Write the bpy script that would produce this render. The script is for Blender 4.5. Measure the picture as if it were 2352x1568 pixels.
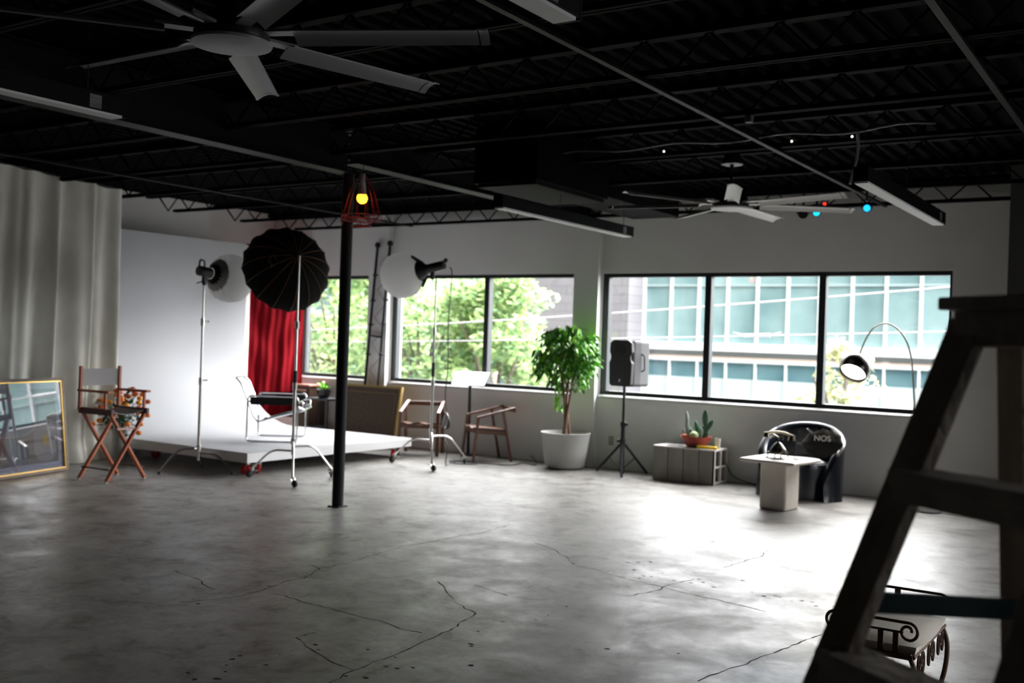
import bpy, bmesh, math, random
from math import sin, cos, pi, radians as R_, sqrt, atan2
from mathutils import Vector as V, Matrix, noise as mnoise

# ------------------------------------------------------------------ camera, sky, exposure
scene = bpy.context.scene
for o in list(bpy.data.objects): bpy.data.objects.remove(o)
COL = scene.collection
YAW, ROLL = R_(-33.4), R_(1.95)
fw = V((sin(YAW), cos(YAW), 0)); r0 = V((cos(YAW), -sin(YAW), 0)); u0 = r0.cross(fw)
rr = r0 * cos(ROLL) + u0 * sin(ROLL); uu = -r0 * sin(ROLL) + u0 * cos(ROLL)
cam_d = bpy.data.cameras.new('camera'); cam = bpy.data.objects.new('camera', cam_d); COL.objects.link(cam)
m = Matrix((rr, uu, -fw)).transposed().to_4x4(); m.translation = V((0, 0, 1.6)); cam.matrix_world = m
cam_d.sensor_width = 36; cam_d.lens = 2380 / 2352 * 36; cam_d.clip_start = .05; cam_d.clip_end = 500
cam_d.dof.use_dof = True; cam_d.dof.focus_distance = 4.6; cam_d.dof.aperture_fstop = 2.6
scene.camera = cam
SKY_LOW, SKY_HIGH = 1.2, 40.0
w = bpy.data.worlds.new('sky'); scene.world = w; w.use_nodes = True
bg = w.node_tree.nodes['Background']; bg.inputs[0].default_value = (.97, .985, .995, 1)
_n = w.node_tree.nodes; _l = w.node_tree.links.new          # thin cloud, brightest above and beyond the street
_tc = _n.new('ShaderNodeTexCoord'); _dp = _n.new('ShaderNodeVectorMath'); _dp.operation = 'DOT_PRODUCT'; _dp.inputs[1].default_value = (.34, .47, .815)
_mr = _n.new('ShaderNodeMapRange'); _mr.interpolation_type = 'SMOOTHSTEP'; _mr.inputs['From Min'].default_value = .25; _mr.inputs['From Max'].default_value = .95
_mr.inputs['To Min'].default_value = SKY_LOW; _mr.inputs['To Max'].default_value = SKY_HIGH
_l(_tc.outputs['Generated'], _dp.inputs[0]); _l(_dp.outputs['Value'], _mr.inputs['Value']); _l(_mr.outputs[0], bg.inputs[1])
scene.view_settings.view_transform = 'Standard'; scene.view_settings.look = 'None'
scene.view_settings.exposure = 0.06; scene.view_settings.gamma = 1; scene.view_settings.use_curve_mapping = False
WIN = [(-12.5, -10.5), (-10.05, -6.90), (-6.49, -2.21)]
for i, (a, b) in enumerate(WIN):                      # daylight portals of the three real windows
    L = bpy.data.lights.new('window_portal', 'AREA'); L.shape = 'RECTANGLE'; L.size = b - a; L.size_y = 1.58
    L.cycles.is_portal = True
    o = bpy.data.objects.new('window_portal', L); COL.objects.link(o)
    o.location = ((a + b) / 2, 12.12, 1.735); o.rotation_euler = (R_(-90), 0, 0)
L = bpy.data.lights.new('window_portal', 'AREA'); L.shape = 'RECTANGLE'; L.size = 1.75; L.size_y = 3.8; L.cycles.is_portal = True   # right-hand wall window
o = bpy.data.objects.new('window_portal', L); COL.objects.link(o); o.location = (4.2, 8.3, 1.775); o.rotation_euler = (0, R_(90), 0)

# ------------------------------------------------------------------ materials
MATS = {}
def mat(name, col, rough=.5, metal=0, emit=None, es=0, trans=0, spec=.5, noise=None, bump=0, bscale=40, coat=0):
    if name in MATS: return MATS[name]
    M = bpy.data.materials.new(name); M.use_nodes = True; nt = M.node_tree; b = nt.nodes['Principled BSDF']
    b.inputs['Base Color'].default_value = (*col, 1); b.inputs['Roughness'].default_value = rough
    b.inputs['Metallic'].default_value = metal; b.inputs['Specular IOR Level'].default_value = spec
    b.inputs['Coat Weight'].default_value = coat
    if trans: b.inputs['Transmission Weight'].default_value = trans
    if emit: b.inputs['Emission Color'].default_value = (*emit, 1); b.inputs['Emission Strength'].default_value = es
    tc = nt.nodes.new('ShaderNodeTexCoord')
    if noise:                                         # (second colour, scale, stretch xyz)
        c2, sc, st = noise
        mp = nt.nodes.new('ShaderNodeMapping'); mp.inputs['Scale'].default_value = st
        n = nt.nodes.new('ShaderNodeTexNoise'); n.inputs['Scale'].default_value = sc; n.inputs['Detail'].default_value = 6
        cr = nt.nodes.new('ShaderNodeValToRGB'); cr.color_ramp.elements[0].position = .35; cr.color_ramp.elements[1].position = .65
        cr.color_ramp.elements[0].color = (*col, 1); cr.color_ramp.elements[1].color = (*c2, 1)
        nt.links.new(tc.outputs['Object'], mp.inputs[0]); nt.links.new(mp.outputs[0], n.inputs['Vector'])
        nt.links.new(n.outputs['Fac'], cr.inputs[0]); nt.links.new(cr.outputs[0], b.inputs['Base Color'])
    if bump:
        n2 = nt.nodes.new('ShaderNodeTexNoise'); n2.inputs['Scale'].default_value = bscale; n2.inputs['Detail'].default_value = 4
        bp = nt.nodes.new('ShaderNodeBump'); bp.inputs['Strength'].default_value = bump; bp.inputs['Distance'].default_value = .02
        nt.links.new(tc.outputs['Object'], n2.inputs['Vector']); nt.links.new(n2.outputs['Fac'], bp.inputs['Height'])
        nt.links.new(bp.outputs[0], b.inputs['Normal'])
    MATS[name] = M; return M

def floor_mat():
    M = bpy.data.materials.new('polished_concrete'); M.use_nodes = True; nt = M.node_tree; N = nt.nodes; Lk = nt.links.new
    b = N['Principled BSDF']; tc = N.new('ShaderNodeTexCoord')
    def noi(sc, det=8, rg=.6, st=(1, 1, 1), dist=0):
        mp = N.new('ShaderNodeMapping'); mp.inputs['Scale'].default_value = st; Lk(tc.outputs['Object'], mp.inputs[0])
        n = N.new('ShaderNodeTexNoise'); n.inputs['Scale'].default_value = sc; n.inputs['Detail'].default_value = det
        n.inputs['Roughness'].default_value = rg; n.inputs['Distortion'].default_value = dist
        Lk(mp.outputs[0], n.inputs['Vector']); return n.outputs['Fac']
    def ramp(src, stops):
        c = N.new('ShaderNodeValToRGB'); e = c.color_ramp.elements
        while len(e) < len(stops): e.new(.5)
        for k, (p, col) in enumerate(stops): e[k].position = p; e[k].color = (*col, 1)
        Lk(src, c.inputs[0]); return c.outputs[0]
    def mix(a, bb, f, mode='MIX'):
        x = N.new('ShaderNodeMix'); x.data_type = 'RGBA'; x.blend_type = mode
        if isinstance(f, float): x.inputs[0].default_value = f
        else: Lk(f, x.inputs[0])
        for s, v in ((6, a), (7, bb)):
            if isinstance(v, tuple): x.inputs[s].default_value = (*v, 1)
            else: Lk(v, x.inputs[s])
        return x.outputs[2]
    base = ramp(noi(.9, 10, .65), [(.3, (.225, .21, .195)), (.5, (.305, .295, .28)), (.7, (.385, .375, .36))])
    mott = ramp(noi(3.5, 9, .72, (1, 1, 1), .6), [(.36, (.40, .37, .34)), (.48, (.80, .79, .77)), (.64, (1.0, 1.0, 1.0))])
    c = mix(base, mott, 1.0, 'MULTIPLY')
    fine = ramp(noi(16, 8, .75), [(.3, (.72, .72, .72)), (.6, (1, 1, 1))])
    c = mix(c, fine, 1.0, 'MULTIPLY')
    # scattered dark stains
    st = ramp(noi(1.7, 6, .7, (1, 1, 1), 1.2), [(.61, (0, 0, 0)), (.72, (1, 1, 1))])
    c = mix(c, (.10, .09, .08), N_scale(nt, st, .6))
    # blue paint stain in front of the bench
    gx = N.new('ShaderNodeMapping'); gx.inputs['Location'].default_value = (1.45, -6.1, 0); gx.vector_type = 'POINT'; gx.inputs['Scale'].default_value = (1.0, 1.25, 1)
    Lk(tc.outputs['Object'], gx.inputs[0])
    gr = N.new('ShaderNodeTexGradient'); gr.gradient_type = 'SPHERICAL'; Lk(gx.outputs[0], gr.inputs[0])
    mm = N.new('ShaderNodeMath'); mm.operation = 'MULTIPLY'; Lk(gr.outputs['Fac'], mm.inputs[0]); Lk(noi(2.2, 8, .7, (1, 1, 1), 1.0), mm.inputs[1])
    c = mix(c, (.07, .14, .22), ramp(mm.outputs[0], [(.08, (0, 0, 0)), (.45, (1, 1, 1))]))
    # cracks: cell borders of a warped voronoi, broken up
    def crack(sc, wd, brk, amt, c):
        wv = N.new('ShaderNodeTexNoise'); wv.inputs['Scale'].default_value = 1.3; wv.inputs['Detail'].default_value = 9; wv.inputs['Roughness'].default_value = .68
        Lk(tc.outputs['Object'], wv.inputs['Vector'])
        vm = N.new('ShaderNodeVectorMath'); vm.operation = 'MULTIPLY_ADD'; vm.inputs[1].default_value = (.55, .55, 0)
        Lk(wv.outputs['Color'], vm.inputs[0]); Lk(tc.outputs['Object'], vm.inputs[2])
        vo = N.new('ShaderNodeTexVoronoi'); vo.feature = 'DISTANCE_TO_EDGE'; vo.inputs['Scale'].default_value = sc; Lk(vm.outputs[0], vo.inputs['Vector'])
        line = ramp(vo.outputs['Distance'], [(0, (1, 1, 1)), (wd, (0, 0, 0))])
        bk = ramp(noi(.75, 5, .6), [(brk, (0, 0, 0)), (brk + .08, (1, 1, 1))])
        f = mix(line, bk, 1.0, 'MULTIPLY')
        return mix(c, (.06, .055, .05), N_scale(nt, f, amt))
        c = crack(1.1, .004, .53, .55, c)
    # little chips
    vo = N.new('ShaderNodeTexVoronoi'); vo.inputs['Scale'].default_value = 5.5; Lk(tc.outputs['Object'], vo.inputs['Vector'])
    chip = ramp(vo.outputs['Distance'], [(.055, (1, 1, 1)), (.085, (0, 0, 0))])
    cm = ramp(noi(.8, 4, .6, (1, 1, 1.7)), [(.53, (0, 0, 0)), (.58, (1, 1, 1))])
    c = mix(c, (.05, .045, .04), N_scale(nt, mix(chip, cm, 1.0, 'MULTIPLY'), .75))
    Lk(c, b.inputs['Base Color'])
    rg = ramp(noi(2.3, 8, .7, (1, 1, 1), .4), [(.3, (.28, .28, .28)), (.7, (.54, .54, .54))]); Lk(rg, b.inputs['Roughness'])
    b.inputs['Specular IOR Level'].default_value = .36
    bp = N.new('ShaderNodeBump'); bp.inputs['Strength'].default_value = .12; bp.inputs['Distance'].default_value = .01
    Lk(noi(7, 8, .7), bp.inputs['Height']); Lk(bp.outputs[0], b.inputs['Normal'])
    return M
def N_scale(nt, src, k):
    x = nt.nodes.new('ShaderNodeMath'); x.operation = 'MULTIPLY'; x.inputs[1].default_value = k; nt.links.new(src, x.inputs[0]); return x.outputs[0]
def glass_mat(name, refl=.08, tint=(1, 1, 1), rough=0.0):
    M = bpy.data.materials.new(name); M.use_nodes = True; nt = M.node_tree; nt.nodes.clear()
    o = nt.nodes.new('ShaderNodeOutputMaterial'); mx = nt.nodes.new('ShaderNodeMixShader'); t = nt.nodes.new('ShaderNodeBsdfTransparent')
    g = nt.nodes.new('ShaderNodeBsdfGlossy'); g.inputs['Roughness'].default_value = rough; t.inputs[0].default_value = (*tint, 1)
    lw = nt.nodes.new('ShaderNodeLayerWeight'); lw.inputs[0].default_value = .5
    pw = nt.nodes.new('ShaderNodeMath'); pw.operation = 'POWER'; pw.inputs[1].default_value = 5; nt.links.new(lw.outputs['Facing'], pw.inputs[0])
    ml = nt.nodes.new('ShaderNodeMath'); ml.operation = 'MULTIPLY_ADD'; ml.inputs[1].default_value = .9; ml.inputs[2].default_value = refl
    nt.links.new(pw.outputs[0], ml.inputs[0]); nt.links.new(ml.outputs[0], mx.inputs[0])
    nt.links.new(t.outputs[0], mx.inputs[1]); nt.links.new(g.outputs[0], mx.inputs[2]); nt.links.new(mx.outputs[0], o.inputs[0]); return M

white_paint = mat('white_wall_paint', (.84, .84, .83), .8, noise=((.80, .80, .79), 1.2, (1, 1, 1)), bump=.15, bscale=30)
black_paint = mat('black_ceiling_paint', (.002, .002, .0022), .7, spec=.05)
deck_mat = mat('black_deck_paint', (.0045, .0045, .0048), .8, spec=.02)
black_metal = mat('black_metal', (.012, .013, .015), .4, spec=.4)
frame_metal = mat('window_frame_black', (.015, .02, .022), .4)
chrome = mat('chrome', (.78, .79, .80), .12, 1)
dull_chrome = mat('dull_steel', (.62, .62, .60), .28, 1)
black_plastic = mat('black_plastic', (.012, .012, .013), .45)
black_cloth = mat('black_fabric', (.012, .012, .012), .9, spec=.2)
gloss_black = mat('glossy_black_shell', (.004, .006, .012), .3, coat=.3)
cyc_white = mat('cyclorama_white', (.50, .51, .53), .6, noise=((.47, .48, .50), .8, (1, 1, 1)))
deck_side = mat('platform_side_white', (.70, .70, .71), .6)
red_rubber = mat('red_wheel', (.55, .01, .02), .4)
black_rubber = mat('black_rubber', (.02, .02, .02), .6)
white_plastic = mat('white_plastic', (.75, .75, .74), .4)
grey_plastic = mat('grey_plastic', (.33, .33, .35), .5)
wood_red = mat('orange_stained_wood', (.55, .14, .05), .4, noise=((.42, .09, .03), 6, (1, 1, .15)))
wood_dark = mat('dark_red_wood', (.10, .03, .02), .45)
walnut = mat('walnut_wood', (.17, .062, .03), .4, noise=((.10, .04, .02), 5, (1, 1, .2)), coat=.3)
canvas_w = mat('grey_canvas', (.42, .41, .41), .9)
brass = mat('gilt', (.70, .45, .13), .35, 1)
drop_cloth = mat('drop_cloth_canvas', (.80, .80, .75), .95, noise=((.60, .59, .52), 1.6, (1, 1, .6)), spec=.1, bump=.2, bscale=60)
red_velvet = mat('red_velvet', (.21, .003, .008), .85, spec=.1)
leaf_g = mat('leaf_green', (.10, .34, .03), .35, noise=((.04, .17, .02), 3, (1, 1, 1)))
rust = mat('rusty_iron', (.10, .045, .02), .6, noise=((.045, .02, .012), 14, (1, 1, 1)), metal=.3)
cream = mat('cream_upholstery', (.58, .54, .48), .9)
stone = mat('cream_stone', (.78, .73, .66), .5, noise=((.72, .66, .58), 7, (1, 1, 1)), bump=.1)
conc_block = mat('weathered_grey_wood', (.33, .31, .28), .85, noise=((.25, .235, .21), 5, (1, 1, .3)))

# ------------------------------------------------------------------ mesh builder
class MB:
    def __init__(s): s.v = []; s.f = []
    def add(s, vs, fs):
        n = len(s.v); s.v += [V(p) for p in vs]; s.f += [tuple(n + i for i in f) for f in fs]; return s
    def box(s, c, d, rot=None):
        c = V(c); h = [x / 2 for x in d]; vs = []
        for x in (-1, 1):
            for y in (-1, 1):
                for z in (-1, 1):
                    p = V((x * h[0], y * h[1], z * h[2]))
                    if rot is not None: p = rot @ p
                    vs.append(c + p)
        return s.add(vs, [(0, 1, 3, 2), (4, 6, 7, 5), (0, 4, 5, 1), (2, 3, 7, 6), (0, 2, 6, 4), (1, 5, 7, 3)])
    def bb(s, x0, x1, y0, y1, z0, z1): return s.box(((x0 + x1) / 2, (y0 + y1) / 2, (z0 + z1) / 2), (x1 - x0, y1 - y0, z1 - z0))
    def beam(s, p, q, wd, ht, up=(0, 0, 1)):
        p, q = V(p), V(q); d = q - p; L = d.length; z = d.normalized(); x = V(up).cross(z)
        if x.length < 1e-4: x = V((1, 0, 0)).cross(z)
        x.normalize(); y = z.cross(x)
        return s.box((p + q) / 2, (wd, ht, L), Matrix((x, y, z)).transposed())
    def tube(s, pts, r, seg=8, closed=False, cap=True):
        pts = [V(p) for p in pts]; n = len(pts); rs = r if isinstance(r, (list, tuple)) else [r] * n
        base = len(s.v); prev = None
        for i, p in enumerate(pts):
            if closed: t = pts[(i + 1) % n] - pts[i - 1]
            else: t = pts[min(i + 1, n - 1)] - pts[max(i - 1, 0)]
            t.normalize()
            if prev is None:
                a = V((0, 0, 1)) if abs(t.z) < .9 else V((1, 0, 0)); x = a.cross(t).normalized()
            else:
                x = prev - t * prev.dot(t); x = x.normalized() if x.length > 1e-6 else V((1, 0, 0))
            prev = x; y = t.cross(x)
            for k in range(seg):
                a = 2 * pi * k / seg; s.v.append(p + (x * cos(a) + y * sin(a)) * rs[i])
        m_ = n if closed else n - 1
        for i in range(m_):
            for k in range(seg):
                a = base + i * seg + k; b = base + i * seg + (k + 1) % seg; j = (i + 1) % n
                s.f.append((a, b, base + j * seg + (k + 1) % seg, base + j * seg + k))
        if cap and not closed:
            s.f.append(tuple(base + k for k in reversed(range(seg)))); s.f.append(tuple(base + (n - 1) * seg + k for k in range(seg)))
        return s
    def cyl(s, p, q, r, r2=None, seg=16): return s.tube([p, q], [r, r if r2 is None else r2], seg)
    def lathe(s, prof, c=(0, 0, 0), seg=24, rot=None, a0=0, a1=2 * pi):
        c = V(c); base = len(s.v); full = abs(a1 - a0 - 2 * pi) < 1e-6; m_ = seg if full else seg + 1
        for (r, z) in prof:
            for k in range(m_):
                a = a0 + (a1 - a0) * k / seg; p = V((r * cos(a), r * sin(a), z))
                if rot is not None: p = rot @ p
                s.v.append(c + p)
        for i in range(len(prof) - 1):
            for k in range(seg):
                k2 = (k + 1) % m_
                s.f.append((base + i * m_ + k, base + i * m_ + k2, base + (i + 1) * m_ + k2, base + (i + 1) * m_ + k))
        return s
    def ball(s, c, r, seg=12, sc=(1, 1, 1), rot=None):
        prof = [(r * sin(pi * i / seg) + (1e-5 if i in (0, seg) else 0), -r * cos(pi * i / seg)) for i in range(seg + 1)]
        b = len(s.v); s.lathe(prof, (0, 0, 0), seg)
        for i in range(b, len(s.v)):
            p = s.v[i]; p = V((p.x * sc[0], p.y * sc[1], p.z * sc[2]))
            if rot is not None: p = rot @ p
            s.v[i] = p + V(c)
        return s
    def grid(s, fn, nu, nv):
        b = len(s.v)
        for i in range(nu + 1):
            for j in range(nv + 1): s.v.append(V(fn(i / nu, j / nv)))
        for i in range(nu):
            for j in range(nv):
                a = b + i * (nv + 1) + j; s.f.append((a, a + 1, a + nv + 2, a + nv + 1))
        return s
    def poly(s, pts, ext):
        n = len(pts); ext = V(ext); pts = [V(p) for p in pts]
        s.add(pts + [p + ext for p in pts], [tuple(range(n)), tuple(range(2 * n - 1, n - 1, -1))] + [(i, (i + 1) % n, n + (i + 1) % n, n + i) for i in range(n)])
        return s
    def build(s, name, mt, parent=None, smooth=False, bevel=0, solid=0, sub=0, loc=None):
        me = bpy.data.meshes.new(name); vs = s.v
        if loc is not None: vs = [p - V(loc) for p in vs]
        me.from_pydata([tuple(p) for p in vs], [], s.f); me.update()
        bm = bmesh.new(); bm.from_mesh(me); bmesh.ops.recalc_face_normals(bm, faces=bm.faces); bm.to_mesh(me); bm.free()
        me.materials.append(mt)
        if smooth: me.polygons.foreach_set('use_smooth', [True] * len(me.polygons))
        o = bpy.data.objects.new(name, me); COL.objects.link(o)
        if loc is not None: o.location = loc
        if parent is not None: o.parent = parent
        if solid: x = o.modifiers.new('solid', 'SOLIDIFY'); x.thickness = solid; x.offset = 0
        if sub: x = o.modifiers.new('sub', 'SUBSURF'); x.levels = x.render_levels = sub
        if bevel:
            x = o.modifiers.new('bevel', 'BEVEL'); x.width = bevel; x.segments = 2; x.limit_method = 'ANGLE'; x.angle_limit = R_(40)
        if smooth and not sub: 
            try:
                x = o.modifiers.new('edge', 'EDGE_SPLIT'); x.split_angle = R_(45)
            except Exception: pass
        return o
def tag(o, label, cat, group=None, kind=None):
    o['label'] = label; o['category'] = cat
    if group: o['group'] = group
    if kind: o['kind'] = kind
    return o
def thing(name, label, cat, loc=(0, 0, 0), rz=0, group=None):
    o = bpy.data.objects.new(name, None); COL.objects.link(o); o.location = loc; o.rotation_euler = (0, 0, rz)
    o.empty_display_size = .1; return tag(o, label, cat, group)
def struct(o): o['kind'] = 'structure'; return o
def copy_tree(o, parent=None):
    c = o.copy(); COL.objects.link(c); c.parent = parent
    for ch in [x for x in KIDS(o)]: copy_tree(ch, c)
    return c
def KIDS(o): return [x for x in bpy.data.objects if x.parent == o]
def arc(c, r, a0, a1, n, ux, uy): return [V(c) + V(ux) * (r * cos(a0 + (a1 - a0) * i / n)) + V(uy) * (r * sin(a0 + (a1 - a0) * i / n)) for i in range(n + 1)]
def fillet(pts, r, n=5):
    pts = [V(p) for p in pts]; out = [pts[0]]
    for i in range(1, len(pts) - 1):
        a, b, c = pts[i - 1], pts[i], pts[i + 1]; d1 = (a - b); d2 = (c - b); k = min(r, d1.length * .49, d2.length * .49)
        p, q = b + d1.normalized() * k, b + d2.normalized() * k
        for j in range(n + 1):
            t = j / n; out.append(p * (1 - t) ** 2 + b * 2 * t * (1 - t) + q * t * t)
    return out + [pts[-1]]

# ------------------------------------------------------------------ room shell
YW, XL, XR = 11.95, -12.6, 4.0
ZD = 3.53
flo = struct(MB().bb(XL - .3, XR, -4, YW + .3, -.2, 0).build('floor', floor_mat()))
# cracks and chips in the slab, drawn into the floor's own mesh
CRACKS = [[(-4.95,4.05),(-4.85,4.21),(-4.79,4.4),(-4.8,4.55),(-4.87,4.81),(-4.84,4.96),(-4.97,5.24),(-4.95,5.49),(-4.99,5.87),(-5.03,6.22),(-4.99,6.5),(-4.97,6.83),(-4.91,7.09),(-4.97,7.61)],[(-3.73,5.12),(-3.59,5.03),(-3.48,4.99),(-3.44,4.84),(-3.39,4.64),(-3.36,4.34),(-3.33,4.11),(-3.34,3.92),(-3.32,3.75),(-3.29,3.57),(-3.28,3.42)],[(-3.92,3.97),(-3.77,3.89),(-3.6,3.83),(-3.47,3.78),(-3.33,3.76)],[(-3.92,3.99),(-3.92,4.05),(-3.9,4.1)],[(-5.62,4.55),(-5.43,4.51),(-5.31,4.49),(-5.1,4.39),(-5.03,4.38)],[(-5.1,5.26),(-5.05,5.26),(-4.94,5.21)],[(-4.71,4.56),(-4.34,4.52),(-3.98,4.5),(-3.74,4.49),(-3.61,4.45),(-3.47,4.47)],[(-4.13,5.47),(-3.98,5.35),(-3.77,5.16)],[(-4.35,7.03),(-4.11,6.92),(-3.92,6.76),(-3.81,6.64),(-3.66,6.53),(-3.45,6.48),(-3.14,6.38),(-2.91,6.34),(-2.66,6.29),(-2.39,6.24),(-2.15,6.18)],[(-1.95,4.68),(-1.92,4.85),(-1.88,5.03),(-1.85,5.22),(-1.81,5.42),(-1.77,5.63),(-1.72,5.9)],[(-2.99,5.96),(-2.9,6.24),(-2.91,6.44),(-2.85,6.71)],[(-3.9,5.56),(-3.73,5.51),(-3.57,5.46)],[(-2.83,7.2),(-2.81,7.47),(-2.76,7.79),(-2.81,8.07)]]
CHIPS =  [(-5.41,5.03),(-4.85,4.66),(-4.94,4.14),(-4.84,4.09),(-3.75,3.94),(-3.77,3.71),(-3.89,3.51),(-3.9,3.57),(-3.84,3.43),(-3.77,3.36),(-3.7,3.55),(-3.24,3.9),(-3.18,3.91),(-3.3,4.04),(-2.94,4.18),(-3.26,4.94),(-3.12,4.44),(-3.49,4.05),(-3.89,3.24),(-3.79,3.2),(-3.72,3.27),(-3.68,3.89),(-3.77,3.79),(-3.13,3.97),(-3.29,3.67),(-3.2,3.71),(-3.45,6.88),(-3.39,6.94),(-3.33,7.02),(-3.3,6.85),(-3.3,6.69),(-3.16,6.56),(-3.15,6.47),(-3.11,6.58),(-3.15,6.15),(-2.94,6.58),(-2.82,6.59),(-2.76,6.66),(-2.65,6.58),(-2.82,6.73),(-2.3,6.56),(-2.21,6.61),(-2.11,6.55),(-2.06,6.61),(-2.0,6.62),(-1.95,6.54),(-3.16,5.75),(-3.15,5.48),(-3.25,4.94),(-3.25,4.69),(-3.14,4.47),(-2.93,4.18),(-3.13,5.23),(-3.13,5.1),(-2.54,4.86),(-2.21,5.03),(-2.57,6.9),(-2.4,6.62),(-3.1,6.73),(-2.24,6.62),(-3.35,8.66),(-3.29,8.11)]
random.seed(4); b = MB()
for c_ in CRACKS:
    P = [V((x, y, 0)) for x, y in c_]; Q = []
    for i in range(len(P) - 1):
        d = P[i + 1] - P[i]; nn = max(2, int(d.length / .05)); side = V((-d.y, d.x, 0)).normalized()
        for k in range(nn): Q.append(P[i] + d * (k / nn) + side * random.uniform(-.012, .012) * (k > 0))
    Q.append(P[-1])
    for i in range(len(Q) - 1):
        d = (Q[i + 1] - Q[i]).normalized(); e = V((-d.y, d.x, 0)) * random.uniform(.0018, .0055); z_ = V((0, 0, .0004))
        b.add([Q[i] - e + z_, Q[i + 1] - e + z_, Q[i + 1] + e + z_, Q[i] + e + z_], [(0, 1, 2, 3)])
for x, y in CHIPS:
    n_ = 7; r_ = random.uniform(.008, .022); b.add([(x + r_ * random.uniform(.5, 1.3) * cos(2 * pi * k / n_), y + r_ * random.uniform(.4, .9) * sin(2 * pi * k / n_), .0005) for k in range(n_)], [tuple(range(n_))])
fm = flo.data; bmx = bmesh.new(); bmx.from_mesh(fm)
for f_ in b.f:
    ff = bmx.faces.new([bmx.verts.new(b.v[i]) for i in f_]); ff.material_index = 1; ff.normal_update()
    if ff.normal.z < 0: ff.normal_flip()
bmx.to_mesh(fm); bmx.free(); fm.materials.append(mat('crack_dirt', (.045, .04, .036), .9, spec=.1))
b = MB()                                                   # corrugated roof deck, ribs run front to back
x = XL - .3; pts = []
while x < XR: pts += [(x, ZD), (x + .055, ZD), (x + .075, ZD + .04), (x + .13, ZD + .04)]; x += .15
n = len(pts)
b.add([(px, y, z) for y in (-4, YW + .3) for px, z in pts], [(i, i + 1, n + i + 1, n + i) for i in range(n - 1)])
b.bb(XL - .3, XR, -4, YW + .3, ZD + .05, ZD + .2)
struct(b.build('ceiling', deck_mat))
b = MB(); z0, z1 = .95, 2.53; Y1 = YW + .25
xs = [XL - .3] + [v for w_ in WIN for v in w_] + [XR]
for i in range(0, len(xs), 2): b.bb(xs[i], xs[i + 1], YW, Y1, 0, ZD)
for a, c in WIN: b.bb(a, c, YW, Y1, 0, z0); b.bb(a, c, YW, Y1, z1, ZD)
struct(b.build('wall_far', white_paint))
struct(MB().bb(-10.45, -10.07, YW - .09, YW, 0, ZD).build('trim_1', white_paint))
struct(MB().bb(-6.875, -6.51, YW - .09, YW, 0, ZD).build('trim_2', white_paint))
struct(MB().bb(XL - .3, XL, 8.9, YW, 0, ZD).build('wall_left', white_paint))
struct(MB().bb(XL - .3, XL, -4, 8.9, 0, ZD).build('wall_near', black_paint))
struct(MB().bb(-1.585, XR, 11.35, YW, 0, ZD).build('wall_corner', mat('dark_olive_wall', (.05, .05, .042), .8)))
dark_wall = mat('dark_wall_paint', (.06, .06, .06), .8)
b = MB(); b.bb(XR, XR + .3, -4, 6.4, 0, ZD); b.bb(XR, XR + .3, 10.2, YW, 0, ZD); b.bb(XR, XR + .3, 6.4, 10.2, 0, .9); b.bb(XR, XR + .3, 6.4, 10.2, 2.65, ZD)
struct(b.build('wall_right', dark_wall))
struct(MB().bb(XL - .3, XR + .3, -4.3, -4, 0, ZD).build('wall_back', dark_wall))
glass = glass_mat('window_glass', .05, (.99, .985, .985))
mull = [[-11.87], [-8.35], [-5.03, -3.62]]
for i, (a, c) in enumerate(WIN):
    f = MB(); y0, y1 = YW + .03, YW + .13; t = .05
    f.bb(a, c, y0, y1, z0, z0 + t); f.bb(a, c, y0, y1, z1 - t, z1); f.bb(a, a + t + .03, y0, y1, z0 + t, z1 - t); f.bb(c - t + .02, c, y0, y1, z0 + t, z1 - t)
    for mx in mull[i]: f.bb(mx - .04, mx + .04, y0, y1, z0 + t, z1 - t)
    fo = struct(f.build('window_%d' % (i + 1), frame_metal))
    ed = [a] + mull[i] + [c]
    for k in range(len(ed) - 1):
        MB().bb(ed[k] + .05, ed[k + 1] - .05, YW + .075, YW + .085, z0 + t, z1 - t).build('pane', glass, fo)
    s = MB().poly([(a - .0, YW - .03, z0 - .05), (a, YW - .03, z0 - .02), (a, YW + .0, z0 - .0), (a, YW + .03, z0 + .0), (a, YW + .03, z0 - .05)], (c - a, 0, 0))
    s.build('sill', mat('white_sill', (.6, .6, .59), .6), fo)

f = MB(); f.bb(XR + .1, XR + .2, 6.4, 10.2, .9, .95); f.bb(XR + .1, XR + .2, 6.4, 10.2, 2.6, 2.65)
for k in range(4): f.bb(XR + .1, XR + .2, 6.4 + 1.25 * k, 6.45 + 1.25 * k, .95, 2.6)
fo = struct(f.build('window_4', frame_metal))
for k in range(3): MB().bb(XR + .145, XR + .155, 6.45 + 1.25 * k, 7.65 + 1.25 * k, .95, 2.6).build('pane', glass, fo)

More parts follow.
